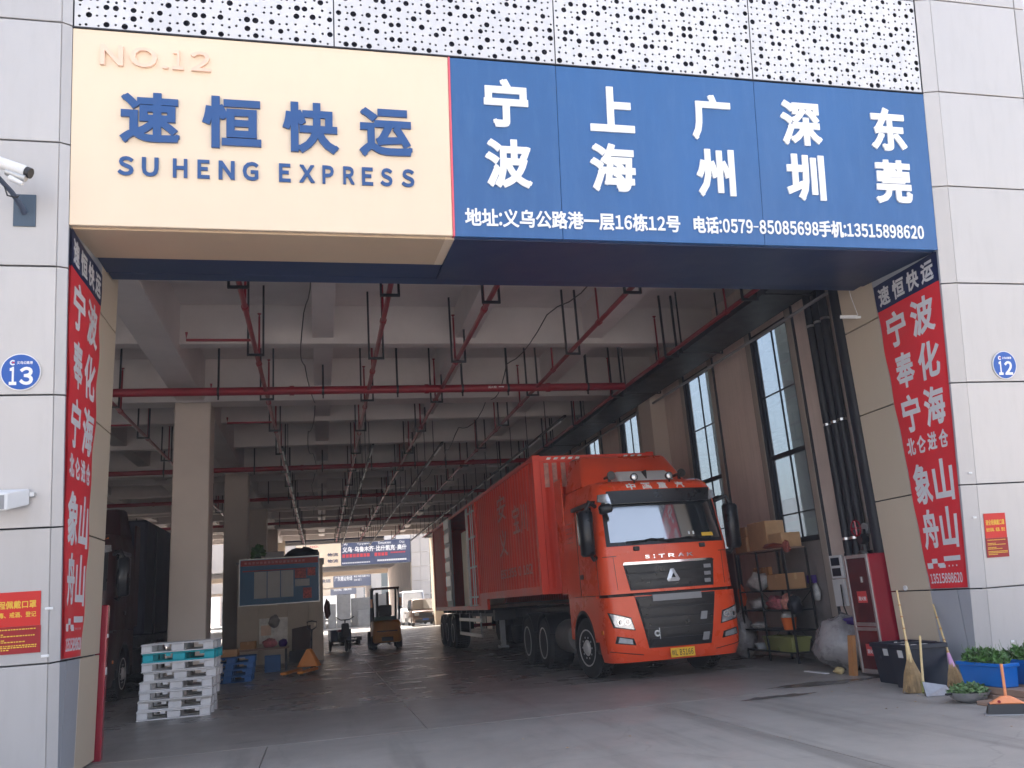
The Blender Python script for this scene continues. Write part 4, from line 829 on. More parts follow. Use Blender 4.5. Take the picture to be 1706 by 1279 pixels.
# ================================================================ CONTAINER TRAILER
def corr(mb, x, y0, y1, z0, z1, s, d=.03, pitch=.26):
    """corrugated sheet in a yz plane at x, ridges to side s"""
    n = max(1, round((y1 - y0) / pitch)); p = (y1 - y0) / n; ys = []
    for k in range(n):
        a = y0 + k * p; ys += [(a, 0), (a + p * .27, 0), (a + p * .5, d), (a + p * .77, d)]
    ys.append((y1, 0)); vs = []
    for y, o in ys: vs += [(x - s * o, y, z0), (x - s * o, y, z1)]
    return mb.add(vs, [(2 * i, 2 * i + 2, 2 * i + 3, 2 * i + 1) for i in range(len(ys) - 1)])
def trailer(label, loc, paint, full=True):
    t = thing('container_trailer', label, 'trailer', loc)
    L, w, zt, zf, zr = 15.7, 1.28, 4.10, 1.44, 1.18
    # front wall: corrugated in xz
    mb = MB(); n = 8; p = 2.26 / n; xs = []
    for k in range(n): a = -1.13 + k * p; xs += [(a, 0), (a + p * .27, 0), (a + p * .5, .012), (a + p * .77, .012)]
    xs.append((1.13, 0)); vs = []
    for x, o in xs: vs += [(x, .03 + o, zf + .1), (x, .03 + o, zt - .1)]
    mb.add(vs, [(2 * i, 2 * i + 2, 2 * i + 3, 2 * i + 1) for i in range(len(xs) - 1)]).build('front_wall', paint, t)
    for x in (-w, w - .15):
        for y in (0, L - .15): MB().box(x, x + .15, y, y + .15, zf if y < 1 else zr, zt).build('corner_post', paint, t, bev=.01)
    for x in (-w - .005, w - .155):
        for y in (-.005, L - .155): MB().box(x, x + .16, y, y + .16, zt - .10, zt + .02).build('corner_casting', paint, t, bev=.008)
    for y, z in ((0, zt - .1), (0, zf), (L - .1, zt - .1)): MB().box(-1.13, 1.13, y, y + .1, z, z + .1).build('end_rail', paint, t)
    for s in (-1, 1):
        x0, x1 = sorted((s * w, s * (w - .07)))
        MB().box(x0, x1, .15, L - .15, zt - .08, zt - .001).build('top_rail', paint, t)
        MB().box(x0, x1, .15, 5.6, zf, zf + .16).box(x0, x1, 5.6, 6.6, zr, zf + .16).box(x0, x1, 6.6, L - .15, zr, zr + .12).build('bottom_rail', paint, t)
    corr(MB(), -w + .02, .15, 6.6, zf + .1, zt - .06, -1).build('side_wall', paint, t)
    corr(MB(), -w + .02, 11.95, L - .15, zr + .1, zt - .06, -1).build('side_wall', paint, t)
    corr(MB(), w - .02, .15, L - .15, zr + .1, zt - .06, 1).build('side_wall', paint, t)
    MB().box(-w + .03, w - .03, .1, L - .1, zt - .05, zt - .02).build('roof', paint, t)
    MB().box(-w + .05, w - .05, 6.5, L - .1, zr + .02, zr + .10).box(-w + .05, w - .05, .1, 6.5, zf + .02, zf + .12).build('deck', WOOD, t)
    MB().box(-1.05, 1.05, L - .09, L - .05, zr + .1, zt - .1).build('rear_door', paint, t)
    # double side doors: left leaf folded open, opening, closed leaves with lock rods
    MB().box(-w - .01, -w + .07, 6.6, 6.72, zr + .1, zt - .08).box(-w - .01, -w + .07, 11.83, 11.95, zr + .1, zt - .08).build('door_post', paint, t)
    corr(MB(), -w + .02, 6.72, 8.0, zr + .14, zt - .1, -1, .03, .2).build('closed_door_leaf', paint, t)
    mb = MB()
    for y in (6.95, 7.25, 7.75, 7.95): mb.tube([(-w - .03, y, zr + .1), (-w - .03, y, zt - .1)], .016, 8)
    mb.build('lock_rod', GALV, t)
    for y in (6.9, 7.2, 7.7, 7.9):
        for z in (1.5, 2.3, 3.1, 3.8): MB().box(-w - .05, -w + .02, y, y + .1, z, z + .05).build('rod_bracket', GALV, t)
    dl = MB().box(-w - .10, -w - .03, 10.75, 11.9, zr + .12, zt - .12).build('open_door_leaf', GREYP, t, bev=.01, label='grey inside face of the folded side door')
    for k in range(6): MB().box(-w - .13, -w - .10, 10.8, 11.85, zr + .3 + k * .45, zr + .62 + k * .45).build('door_rib', GALV, dl, bev=.01)
    if full:
        # what the side carries in faded white paint
        S = lambda u, v, n: (-w - .012 - n, 6.6 - u, v)
        fad = mat('worn_white_paint', (.62, .30, .25), .6, 0, .4, 6.)
        for ch, u0, u1, z0, z1 in (('安', 3.0, 3.9, 3.15, 3.75), ('义', 3.0, 3.9, 2.35, 2.95), ('宝', 4.55, 5.2, 2.75, 3.35), ('川', 5.3, 5.9, 2.7, 3.3)): text(MB(), ch, S, u0, u1, z0, z1, .002, .01).build('painted_character', fad, t)
        line(MB(), 'ES1355 0 182', S, 3.0, 6.0, 1.86, 2.06, .002, .02).build('painted_number', fad, t)
        for x in (-1.05, -.88, -.70, -.52): MB().box(x, x + .09, .0, .03, zt - .62, zt - .14).build('pale_stripe', fad, t)
        for x in (-1.0, -.85, -.70, -.55, -.4, .62, .77, .92): MB().hexa([(x, -.006, zt - .075), (x + .08, -.006, zt - .075), (x + .08, 0, zt - .075), (x, 0, zt - .075), (x + .03, -.006, zt - .03), (x + .11, -.006, zt - .03), (x + .11, 0, zt - .03), (x + .03, 0, zt - .03)]).build('hazard_stripe', WHITEL, t)
    # load behind the opening (things of their own)
    # running gear
    MB().box(-.5, -.38, .5, L - .2, .95, 1.16).box(.38, .5, .5, L - .2, .95, 1.16).box(-1.05, 1.05, 5.9, 6.1, .9, 1.16).build('chassis_beam', BLACK, t)
    for k in range(9): MB().box(-1.1, 1.1, 6.9 + k, 7.0 + k, 1.08, 1.17).build('cross_member', BLACK, t)
    for s in (-1, 1):
        MB().box(s * .75 - .06, s * .75 + .06, 6.4, 6.55, .25, 1.1).box(s * .75 - .12, s * .75 + .12, 6.35, 6.6, .2, .26).build('landing_leg', GREYP, t)
        x0, x1 = sorted((s * 1.17, s * 1.14))
        MB().box(x0, x1, 7.2, 11.0, .86, .95).box(x0, x1, 7.2, 11.0, .45, .54).build('side_guard', GALV, t)
        for y in (7.3, 9.1, 10.9): MB().box(x0, x1, y, y + .06, .45, 1.1).build('guard_post', GREYP, t)
        for y in (11.9, 13.2, 14.5):
            wheel(t, s * 1.0, y, .48, .5, s, 0, True)
            lp = [(y - .57 * math.cos(R(a)), .48 + .57 * math.sin(R(a))) for a in range(10, 171, 10)]; lp2 = [(y - .545 * math.cos(R(a)), .48 + .545 * math.sin(R(a))) for a in range(170, 9, -10)]
            MB().prism(lp + lp2, 'x', s * 1.22, s * .65).build('mudguard', BLACKG, t, smooth=40)
    MB().box(-1.1, 1.1, L - .1, L, .5, .62).build('rear_bumper', REDP, t)
    return t
trailer('red corrugated container trailer with open side doors behind the orange-red cab', (5.38, 15.78, 0), CRED)
tag(MB().box(-.5, .5, -.6, .6, 0, 2.2).build('crate', CREAM, None, bev=.01), 'tall cream crate loaded inside the open side of the red container', 'crate').location = (4.75, 25.2, 1.285)
MB().box(-.52, -.5, -.63, -.53, 0, 2.2).build('batten', WHITEP, bpy.data.objects['crate'])
# dark red truck in the neighbouring bay
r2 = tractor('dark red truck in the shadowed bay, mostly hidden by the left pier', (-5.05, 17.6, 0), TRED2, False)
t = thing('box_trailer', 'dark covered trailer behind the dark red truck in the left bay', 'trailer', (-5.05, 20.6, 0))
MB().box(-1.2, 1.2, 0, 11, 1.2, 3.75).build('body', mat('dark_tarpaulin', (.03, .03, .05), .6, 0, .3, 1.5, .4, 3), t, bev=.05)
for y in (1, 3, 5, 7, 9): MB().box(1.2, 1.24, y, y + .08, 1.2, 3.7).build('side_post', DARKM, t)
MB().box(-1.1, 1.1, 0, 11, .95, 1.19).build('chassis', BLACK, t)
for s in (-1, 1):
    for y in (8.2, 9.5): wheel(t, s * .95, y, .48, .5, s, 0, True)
# ================================================================ PALLETS
def make_pallet(m, label, loc, rz, w=1.06, d=.98, h=.138):
    t = thing('pallet', label, 'pallet', loc, rz)
    for i in range(3):
        for j in range(3):
            bw = .155 if i != 1 else .19; x = (-w / 2 + .0775, 0, w / 2 - .0775)[i]; y = (-d / 2 + .08, 0, d / 2 - .08)[j]
            MB().box(x - bw / 2, x + bw / 2, y - .05, y + .05, .018, h - .022).build('block', m, t, bev=.008)
    mb = MB()
    for k in range(9): y = -d / 2 + d * k / 9; MB().box(-w / 2 - .004, w / 2 + .004, y + .006, y + d / 9 - .012, h - .022, h).build('deck_slat', m, t, bev=.003)
    for y in (-d / 2 + .08, 0, d / 2 - .08): MB().box(-w / 2 - .002, w / 2 + .002, y - .075, y + .075, 0, .018).build('runner', m, t, bev=.003)
    for x, s in ((-.19, 1), (.31, 1)): MB().box(x, x + .07, -d / 2 + .012, -d / 2 + .03, h - .055, h - .022).build('clip', m, t)
    P = lambda u, v, n: (u, -d / 2 + .009 - n, v)
    return t
g = 'plastic pallets stacked on the floor before the first column'
specs = [(PALW, 0, 'white plastic pallet at the bottom of the stack'), (PALW, .0, 'white plastic pallet, second from the bottom of the stack'), (PALW, .035, 'white plastic pallet, third from the bottom of the stack'), (PALW, .03, 'white plastic pallet, fourth from the bottom, in the middle of the stack'),
         (PALW, .075, 'white plastic pallet, fifth from the bottom, jutting right'), (PALW, .045, 'white plastic pallet right under the turquoise one'), (PALT, .055, 'turquoise plastic pallet, the only coloured one in the white stack'), (PALW, .04, 'white plastic pallet topping the stack')]
wp = None
for k, (m, dx, lab) in enumerate(specs):
    loc = (-2.215 + dx, 14.87 + .03 * math.sin(k * 2.3), .002 + k * .1395); rz = R(1.2 * math.sin(k * 1.7) - .5)
    if wp is None or m is not PALW: o = make_pallet(m, lab, loc, rz); o['group'] = g; wp = wp or o
    else: dup(wp, loc, rz, lab)
bp_ = None
for k, lab in enumerate(('lowest of the blue pallets behind the white stack', 'second of the blue pallets behind the white stack', 'third of the blue pallets behind the white stack', 'topmost of the blue pallets behind the white stack')):
    if bp_ is None: bp_ = make_pallet(PALB, lab, (-2.1, 21.4, .002), 0); bp_['group'] = 'blue pallets in the shade'
    else: dup(bp_, (-2.1 + .02 * k, 21.4, .002 + .1395 * k), R(k - 1), lab)
def box_thing(name, label, cat, m, x0, x1, y0, y1, z0, z1, bev=.01, rz=0, tape=False, group=None):
    t = thing(name, label, cat, ((x0 + x1) / 2, (y0 + y1) / 2, z0), rz, group); w, d, h = x1 - x0, y1 - y0, z1 - z0
    MB().box(-w / 2, w / 2, -d / 2, d / 2, 0, h).build('body', m, t, bev=bev)
    if tape: MB().box(-.025, .025, -d / 2 - .002, d / 2 + .002, h * .6, h + .002).box(-w / 2 - .002, w / 2 + .002, -.025, .025, h * .75, h + .0015).build('tape', CARD2, t); MB().box(-w / 2, w / 2, -.004, .004, h - .001, h + .003).build('flap_seam', JOINT, t)
    return t
def lump(mb, c, r, seed, n=14, m=9, jag=.18):
    rnd = random.Random(seed); ph = [rnd.uniform(0, 6) for _ in range(8)]
    vs = []; 
    for j in range(m + 1):
        t = math.pi * j / m
        for i in range(n):
            p = 2 * math.pi * i / n; k = 1 + jag * (math.sin(3 * p + ph[0] + 2 * t) * .5 + math.sin(5 * t + ph[1] + p) * .4 + rnd.uniform(-.5, .5))
            vs.append((c[0] + r[0] * k * math.sin(t) * math.cos(p), c[1] + r[1] * k * math.sin(t) * math.sin(p), max(.003, c[2] + r[2] * k * math.cos(t))))
    return mb.add(vs, [(j * n + i, j * n + (i + 1) % n, (j + 1) * n + (i + 1) % n, (j + 1) * n + i) for j in range(m) for i in range(n)])
def lump_thing(name, label, cat, m, c, r, seed, **k):
    t = tag(lump(MB(), (0, 0, r[2] * .95), r, seed, **k).build(name, m, None, smooth=60), label, cat); t.location = c; return t
box_thing('cardboard_box', 'flat brown carton on the blue pallets', 'box', CARD, -2.5, -1.9, 21.1, 21.7, .565, .72, tape=True)
# low table with odds and ends before the office
t = thing('folding_table', 'low cluttered table before the site office', 'table', (-1.55, 24.2, 0))
MB().box(-.7, .7, -.35, .35, .56, .60).build('table_top', WOOD, t, bev=.005)
for x in (-.62, .62):
    for y in (-.28, .28): MB().box(x - .02, x + .02, y - .02, y + .02, 0, .56).build('leg', DARKM, t)
box_thing('plastic_crate', 'bright blue plastic crate under the low table', 'crate', PALB, -1.45, -1.05, 23.65, 23.83, .0, .42)
box_thing('cardboard_box', 'small brown carton on the low table', 'box', CARD, -2.1, -1.7, 24.05, 24.4, .60, .80, tape=True)
lump_thing('bag', 'crumpled red and white bag on the low table', 'bag', PINKB, (-1.35, 24.2, .60), (.2, .15, .12), 5)
lump_thing('bag', 'dark rolled bundle lying at the end of the low table', 'bag', PURPLE, (-1.0, 24.1, .60), (.12, .15, .1), 8)
# ================================================================ SITE OFFICE
of = thing('site_office', 'small beige panel office standing in the hall behind the pallets', 'office', (-1.22, 27.5, 0))
L = lambda x: x + 1.22
px_ = [-2.50, -1.86, -1.0, -.38, .07]
MB().box(L(-2.47), L(.04), .08, 2.5, 0, 2.98).build('shell', OFFW, of)
for a, b in zip(px_[:-1], px_[1:]):
    if a == -1.86: MB().box(L(a) + .006, L(b) - .006, 0, .06, 1.36, 3.02).build('wall_panel', OFFW, of, bev=.006); MB().box(L(a) + .006, L(b) - .006, 0, .06, 0, .62).build('wall_panel', OFFW, of, bev=.006)
    else: MB().box(L(a) + .006, L(b) - .006, 0, .06, 0, 3.02).build('wall_panel', OFFW, of, bev=.006)
MB().box(L(-2.54), L(.11), -.03, 2.54, 3.021, 3.08).build('roof_edge', GREYP, of)
h = MB().box(L(-1.85), L(-1.01), .062, .078, .62, 1.36).build('hatch', mat('reflected_light_white', (.9, .86, .82), .3, 0, .2, 4.), of, label='pale hatch opening in the office front')  # near-white colour stands in for light reflected in the hatch
MB().box(L(-1.8), L(-1.5), .05, .0615, .85, 1.15).build('film', mat('peach_film', (.9, .66, .52), .4), h)
lump(MB(), (L(-1.4), -.05, 1.25), (.16, .07, .18), 4).build('hanging_bag', PLASTIC, of, smooth=60)
nb = thing('notice_board', 'blue notice board with a red heading strip on the office front', 'notice board', (-1.24, 27.44, 1.78))
MB().box(-1.18, 1.18, -.01, .03, 0, 1.36).build('back_board', BOARDB, nb)
MB().box(-1.16, 1.16, -.016, -.0105, 1.17, 1.34).build('heading_strip', BOARDR, nb); MB().box(-1.10, 1.10, -.016, -.0105, 1.0, 1.03).build('red_rule', BOARDR, nb)
for x in (-.76, -.36, .04): MB().box(x, x + .37, -.017, -.0105, .18, .98).build('paper_sheet', PAPER, nb)
for a, b, c, d, m in ((.46, .8, .72, 1.0, PAPERP), (.84, 1.08, .78, 1.02, PAPERP), (.46, .9, .48, .69, PAPER), (.70, .96, .10, .42, PAPERP), (.48, .66, .1, .40, BOARDB)): MB().box(a, b, -.017, -.0105, c, d).build('paper_sheet', m, nb)
mb = MB()
for k in range(16): mb.box(-1.05 + k * .115, -1.05 + k * .115 + .08, -.018, -.0165, 1.22, 1.29)
mb.build('heading_print', PINKB, nb)
for a in ((-1.21, -1.18, 0, 1.36), (1.18, 1.21, 0, 1.36), (-1.21, 1.21, -.03, 0), (-1.21, 1.21, 1.36, 1.39)): MB().box(a[0], a[1], -.03, .04, a[2], a[3]).build('frame_bar', GALV, nb)
t = tag(lump(MB(), (0, 0, .18), (.55, .35, .2), 9, jag=.22).build('tarpaulin_bundle', DARKM, None, smooth=60), 'black tarpaulin bundle lying on the office roof, right end', 'bundle'); t.location = (-.55, 28.1, 3.085)
box_thing('storage_box', 'grey box on the office roof beside the bundle', 'box', GREYP, -1.75, -1.15, 28, 28.5, 3.085, 3.4)
t = thing('potted_plant', 'small dark plant in a pot on the office roof', 'plant', (-1.95, 28.1, 3.085)); MB().lathe((0, 0, 0), 'z', [(.09, 0), (.12, .16)], 12).build('pot', BLACK, t); lump(MB(), (0, 0, .32), (.2, .2, .2), 2, jag=.5).build('foliage', LEAF, t)
t = tag(MB().hexa([(-.28, 0, 0), (.28, 0, 0), (.28, .03, 0), (-.28, .03, 0), (-.28, .14, .64), (.28, .14, .72), (.28, .17, .72), (-.28, .17, .64)]).build('brown_board', mat('dark_brown_board', (.10, .065, .055), .7), None, bev=.01), 'dark brown board leaning against the office front', 'board'); t.location = (-.6, 27.3, .35)
box_thing('storage_box', 'dark low box the brown board stands on', 'box', DARKM, -.95, -.3, 27.15, 27.45, 0, .35)
t = tag(lump(MB(), (0, 0, .3), (.10, .16, .28), 11).build('hanging_coat', mat('dark_red_cloth', (.12, .03, .025), .8), None, smooth=60), 'dark red coat hung on the right edge of the office', 'coat'); t.location = (.19, 27.6, 1.2)
# ================================================================ PALLET JACK
pj = thing('pallet_jack', 'orange hand pallet truck with its black handle upright', 'pallet jack', (-.3, 22.3, 0), R(-18))
MB().hexa([(-.29, -.12, .14), (.27, -.12, .14), (.27, .16, .14), (-.29, .16, .14), (-.06, -.05, .56), (.04, -.05, .56), (.04, .1, .56), (-.06, .1, .56)]).build('body', JACKO, pj, bev=.02)
for x in (-.2, .2): MB().box(x - .075, x + .075, -1.25, -.12, .06, .12).build('fork', JACKO, pj, bev=.015); MB().lathe((x - .05, -1.1, .042), 'x', [(.04, 0), (.04, .1)], 12).build('roller', RUB, pj)
MB().tube([(0, .12, .2), (.01, .14, .75), (.02, .15, 1.0)], .028, 10).tube([(.02, .15, 1.0), (-.09, .15, 1.06), (-.10, .15, 1.2), (.02, .15, 1.22), (.14, .15, 1.2), (.13, .15, 1.06), (.02, .15, 1.0)], .018, 8).build('handle', REDP if False else DARKM, pj, smooth=50)
for x in (-.05, .05): MB().lathe((x - .025, .2, .1), 'x', [(.095, 0), (.095, .05)], 16).build('wheel', RUB, pj)
# ================================================================ FORKLIFT
fk = thing('forklift', 'orange-yellow forklift seen from behind in the middle of the hall', 'forklift', (2.28, 31.0, 0))
MB().hexa([(-.5, .06, .22), (.5, .06, .22), (.53, .9, .22), (-.53, .9, .22), (-.47, .0, .95), (.47, .0, .95), (.53, .9, 1.0), (-.53, .9, 1.0)]).build('counterweight', FORKY, fk, bev=.06, smooth=50)
MB().box(-.5, .5, .9, 1.9, .3, .75).build('chassis', FORKY, fk, bev=.03); MB().box(-.2, .2, -.01, .05, .28, .42).build('tow_recess', BLACK, fk)
MB().box(-.36, .36, .01, .06, .6, .64).build('vent', BLACK, fk)
for s in (-1, 1):
    MB().tube([(s * .46, .35, .98), (s * .48, .25, 1.6), (s * .45, .4, 2.1)], .04, 8).build('rear_post', BLACK, fk, smooth=50); MB().tube([(s * .46, 1.9, .7), (s * .45, 1.45, 2.1)], .035, 8).build('front_post', BLACK, fk, smooth=50)
    MB().box(s * .52 - .04, s * .52 + .04, .2, .28, 1.45, 1.75).build('tail_lamp', AMBER, fk, bev=.01)
    MB().lathe((s * .44 - .1, .45, .24), 'x', [(.22, 0), (.24, .03), (.24, .17), (.22, .2)], 20).build('wheel', RUB, fk, smooth=40); MB().lathe((s * .48 - .12, 1.7, .3), 'x', [(.28, 0), (.3, .03), (.3, .21), (.28, .24)], 20).build('wheel', RUB, fk, smooth=40)
    MB().box(s * .2 - .05, s * .2 + .05, 2.05, 2.15, .1, 2.0).build('mast_rail', BLACK, fk)
    MB().box(s * .28 - .06, s * .28 + .06, 2.2, 3.2, .06, .1).build('fork', DARKM, fk)
ogd = MB().box(-.5, .5, .35, .42, 2.08, 2.14).box(-.5, .5, 1.4, 1.47, 2.08, 2.14).box(-.5, -.44, .35, 1.47, 2.08, 2.14).box(.44, .5, .35, 1.47, 2.08, 2.14)
for k in range(6): ogd.box(-.38 + k * .14, -.34 + k * .14, .42, 1.4, 2.09, 2.13)
ogd.build('overhead_guard', mat('guard_dark_red', (.09, .015, .015), .5), fk)
MB().box(-.24, .24, .75, 1.2, .98, 1.12).box(-.24, .24, .72, .84, 1.12, 1.52).build('seat', BLACK, fk, bev=.04)
MB().box(-.4, .4, .62, .7, .98, 1.12).build('engine_cover', mat('dark_green_plate', (.02, .06, .045), .5), fk); MB().tube([(0, 1.5, .9), (0, 1.35, 1.25)], .025, 8).lathe((0, 1.32, 1.26), 'z', [(.17, 0), (.18, .015), (.17, .03)], 18).build('steering_wheel', BLACK, fk)
# ================================================================ ELECTRIC TRICYCLE
tk = thing('electric_tricycle', 'small dark electric tricycle with a red seat beside the office', 'tricycle', (.78, 32.3, 0), R(8))
MB().tube([(0, -.55, .25), (0, -.35, .55), (0, -.42, 1.1)], .03, 8).build('steering_column', DARKM, tk, smooth=50); MB().tube([(-.32, -.48, 1.2), (-.15, -.40, 1.1), (.15, -.40, 1.1), (.32, -.48, 1.2)], .018, 8).build('handlebar', DARKM, tk, smooth=50)
MB().hexa([(-.16, -.5, .5), (.16, -.5, .5), (.14, -.42, .5), (-.14, -.42, .5), (-.14, -.47, .98), (.14, -.47, .98), (.12, -.38, .98), (-.12, -.38, .98)]).build('leg_shield', BINM, tk, bev=.03)
MB().box(-.16, .16, -.3, .2, .2, .28).build('floorboard', BLACK, tk); MB().box(-.15, .15, .05, .4, .3, .66).build('battery_case', BINM, tk, bev=.02); MB().box(-.18, .18, .0, .45, .67, .76).build('seat', mat('dark_red_seat', (.25, .02, .03), .5), tk, bev=.03)
MB().box(-.38, .38, .5, 1.2, .35, .75).build('cargo_box', NAVYB, tk, bev=.02)
for x, y in ((0, -.6), (-.36, .8), (.36, .8)): MB().lathe((x - .04, y, .2), 'x', [(.16, 0), (.2, .015), (.2, .065), (.16, .08)], 20).build('wheel', RUB, tk, smooth=40)
# dark pallets farther back
fp = None
for k, (lab, loc) in enumerate((('lower dark pallet lying beyond the tricycle', (1.0, 39.0, .002)), ('upper dark pallet lying beyond the tricycle', (1.05, 39.0, .145)))):
    if fp is None: fp = make_pallet(DARKM, lab, loc, 0, 1.3, 1.1); fp['group'] = 'dark pallets beyond the tricycle'
    else: dup(fp, loc, R(2), lab)
# ================================================================ CARS IN THE GAP
def car(label, loc, paint, w, ln, hh, van=False, rz=0):
    t = thing('parked_car', label, 'van' if van else 'car', loc, rz); a = w / 2
    hb = hh * (.58 if not van else .5)
    side = [(0.05, .32), (0, .55), (.02, hb * .86), (.15, hb * .95), (ln * (.2 if not van else .08), hb), (ln - .1, hb * 1.02), (ln, hb * .8), (ln, .35), (ln - .2, .24), (.2, .22)]
    MB().prism(side, 'x', -a, a).build('body', paint, t, bev=.06, smooth=50)
    f = .22 if not van else .09; b = .94
    MB().hexa([(-a + .04, ln * f, hb - .02), (a - .04, ln * f, hb - .02), (a - .04, ln * .98, hb - .02), (-a + .04, ln * .98, hb - .02), (-a + .16, ln * (f + .14), hh), (a - .16, ln * (f + .14), hh), (a - .16, ln * b, hh), (-a + .16, ln * b, hh)]).build('cabin', paint, t, bev=.05, smooth=50)
    y0, y1 = ln * f, ln * (f + .14); n = Vector((0, -(hh - hb), y1 - y0)).normalized() * .012
    q = [(-a + .12, .08), (a - .12, .08), (a - .2, .9), (-a + .2, .9)]
    vs = [Vector((x, y0 + (y1 - y0) * v, hb + (hh - hb) * v)) for x, v in q]; MB().hexa([p + n for p in vs] + [p - n * 3 for p in vs]).build('windscreen', MINT, t)
    for s in (-1, 1):
        MB().hexa([(s * (a - .03), ln * (f + .06), hb + .03), (s * (a - .03), ln * .92, hb + .03), (s * (a - .07), ln * .92, hb + .03), (s * (a - .07), ln * (f + .06), hb + .03), (s * (a - .13), ln * (f + .16), hh - .08), (s * (a - .13), ln * .88, hh - .08), (s * (a - .2), ln * .88, hh - .08), (s * (a - .2), ln * (f + .16), hh - .08)]).build('side_window', MINT, t)
        MB().box(s * a - .02 - (.0 if s < 0 else 0), s * a + .02 + .0, ln * f + .1, ln * f + .25, hb, hb + .16).box(min(s * a, s * (a + .2)), max(s * a, s * (a + .2)), ln * f + .12, ln * f + .22, hb + .02, hb + .2).build('door_mirror', BLACK, t, bev=.02)
        MB().box(s * (a - .32) - .17, s * (a - .32) + .17, -.02, .08, hb * .66, hb * .84).build('headlight', LAMPG, t, bev=.02)
        for y in (ln * .18, ln * .8): MB().lathe((s * (a - .1) - .1, y, .33), 'x', [(.27, 0), (.33, .03), (.33, .19), (.27, .22)], 22).build('wheel', RUB, t, smooth=40)
    MB().box(-a * .5, a * .5, -.02, .06, hb * .5, hb * .8).build('grille', BLACKG, t, bev=.01); MB().box(-a * .8, a * .8, -.015, .08, .28, hb * .42).build('air_intake', BLACK, t, bev=.02); MB().box(-.22, .22, -.03, -.015, hb * .36, hb * .46).build('number_plate', SGB, t)
    return t
car('dark brown car parked nose out in the gap, half hidden by the trailer', (7.3, 61.8, 0), CARB, 1.9, 4.5, 1.9)
car('white van parked behind the brown car in the gap', (7.15, 67.5, 0), CARW, 1.95, 4.8, 2.6, True)
# goods in the next hall
gs = [(-.9, .4, 79, 80.2, 1.5), (.6, 1.3, 79, 80, 2.1), (1.4, 2.6, 79, 80.4, 2.9), (2.7, 4.4, 79.5, 81, 2.5), (4.5, 6.0, 80, 81.5, 2.7), (-2.0, -1.1, 79.5, 80.5, 2.0), (3.2, 4.2, 78, 79, 1.4)]
gl = ['knee-high grey goods pile', 'narrow grey goods pile', 'tallest grey goods stack', 'broad grey goods stack', 'grey goods stack at the right', 'grey goods stack at the far left', 'small grey goods pile in front']
for (x0, x1, y0, y1, h), lab in zip(gs, gl): box_thing('goods_stack', lab + ' in the mouth of the next hall', 'goods', GOODS, x0, x1, y0, y1, .01, h, .03, group='goods in the next hall')
# ================================================================ FIRE CABINETS
def fcab(label, x0, x1, y0, y1, h, face):
    t = thing('fire_cabinet', label, 'fire cabinet', ((x0 + x1) / 2, (y0 + y1) / 2, .0)); w, d = (x1 - x0) / 2, (y1 - y0) / 2
    MB().box(-w, w, -d, d, .04, h).build('body', FIRER, t, bev=.012)
    s = face; xf = s * w
    def bx(a, b, c, e, n0, n1, m, nm): MB().box(min(xf + s * n0, xf + s * n1), max(xf + s * n0, xf + s * n1), a, b, c, e).build(nm, m, t, bev=.003)
    for a, b in ((-d, -d + .045), (d - .045, d)): bx(a, b, .04, h, .001, .02, GALV, 'frame_stile')
    for c, e in ((.04, .10), (.62, .665), (.68, .73), (h - .05, h)): bx(-d + .045, d - .045, c, e, .001, .018, GALV, 'frame_rail')
    bx(-d + .045, d - .045, .10, .62, .001, .006, FGLASS, 'glass_door'); bx(-d + .045, d - .045, .73, h - .05, .001, .006, FGLASS, 'glass_door')
    for z in (1.0, .28):
        bx(-.12, .1, z, z + .16, .0065, .008, mat('red_label', (.6, .05, .05), .5), 'label_plate')
        M = frame(((xf + s * .0085), -.1 * s * -1 if s > 0 else .08, z + .03), (0, s, 0), (0, 0, 1))
        line(MB(), '消火栓', lambda u, v, n: M(u - (0 if s < 0 else .18), v, n), 0, .18, 0, .06, .001, .02).build('label_print', WHITEL, t)
    bx(-.09, -.06, 1.28, 1.36, .0065, .03, GALV, 'handle')
    return t
fcab('tall red fire cabinet with glazed doors right of the parked truck, behind the right jamb', 7.5, 7.98, 10.57, 11.12, 1.67, -1)
t = thing('guard_post', 'narrow dark red steel post standing just behind the left jamb', 'post', (-2.43, 10.62, 0))
MB().box(-.05, .065, -.04, .06, 0, 1.66).build('post', FIRER, t, bev=.012); MB().box(.066, .072, -.02, .03, .9, .98).box(.066, .072, -.02, .03, 1.3, 1.34).build('reflector', WHITEP, t)
va = thing('valve', 'red hand wheel on a black valve above the fire cabinet', 'valve', (8.05, 11.28, 2.0))
MB().tube([(.40, 0, .06), (-.02, 0, .06)], .085, 12).build('pipe', GREYP, va, smooth=50); MB().tube([(-.06, 0, .05), (-.06, 0, -.3)], .05, 10).lathe((-.06, 0, -.32), 'z', [(.11, 0), (.11, .05), (.06, .06)], 12).lathe((-.13, 0, -.1), 'x', [(.07, 0), (.09, .05), (.07, .12)], 12).build('valve_body', BLACKG, va, smooth=40)
ring = [( -.16, .115 * math.cos(a), .07 + .115 * math.sin(a)) for a in [2 * math.pi * k / 20 for k in range(21)]]
MB().tube(ring, .014, 6).bar((-.16, -.11, .07), (-.16, .11, .07), .018).bar((-.16, 0, -.04), (-.16, 0, .18), .018).build('hand_wheel', FIRER, va, smooth=50)
sb = thing('switch_box', 'white box with two dark switches on the side wall', 'switch box', (8.47, 12.75, 1.35)); MB().box(-.05, .0, -.17, .17, 0, .38).build('box', WHITEP, sb, bev=.01)
for z in (.04, .21): MB().box(-.06, -.05, -.12, .12, z, z + .13).build('switch', BINM, sb, bev=.008)
MB().box(-.03, .02, -.1, .24, -.45, -.01).build('trunking_panel', WHITEP, sb); MB().tube([(-.05, -.05, -.1), (-.09, -.1, -.45), (-.06, -.28, -1.0), (-.1, -.4, -1.3)], .012, 6).build('cable', BLACK, sb, smooth=50)
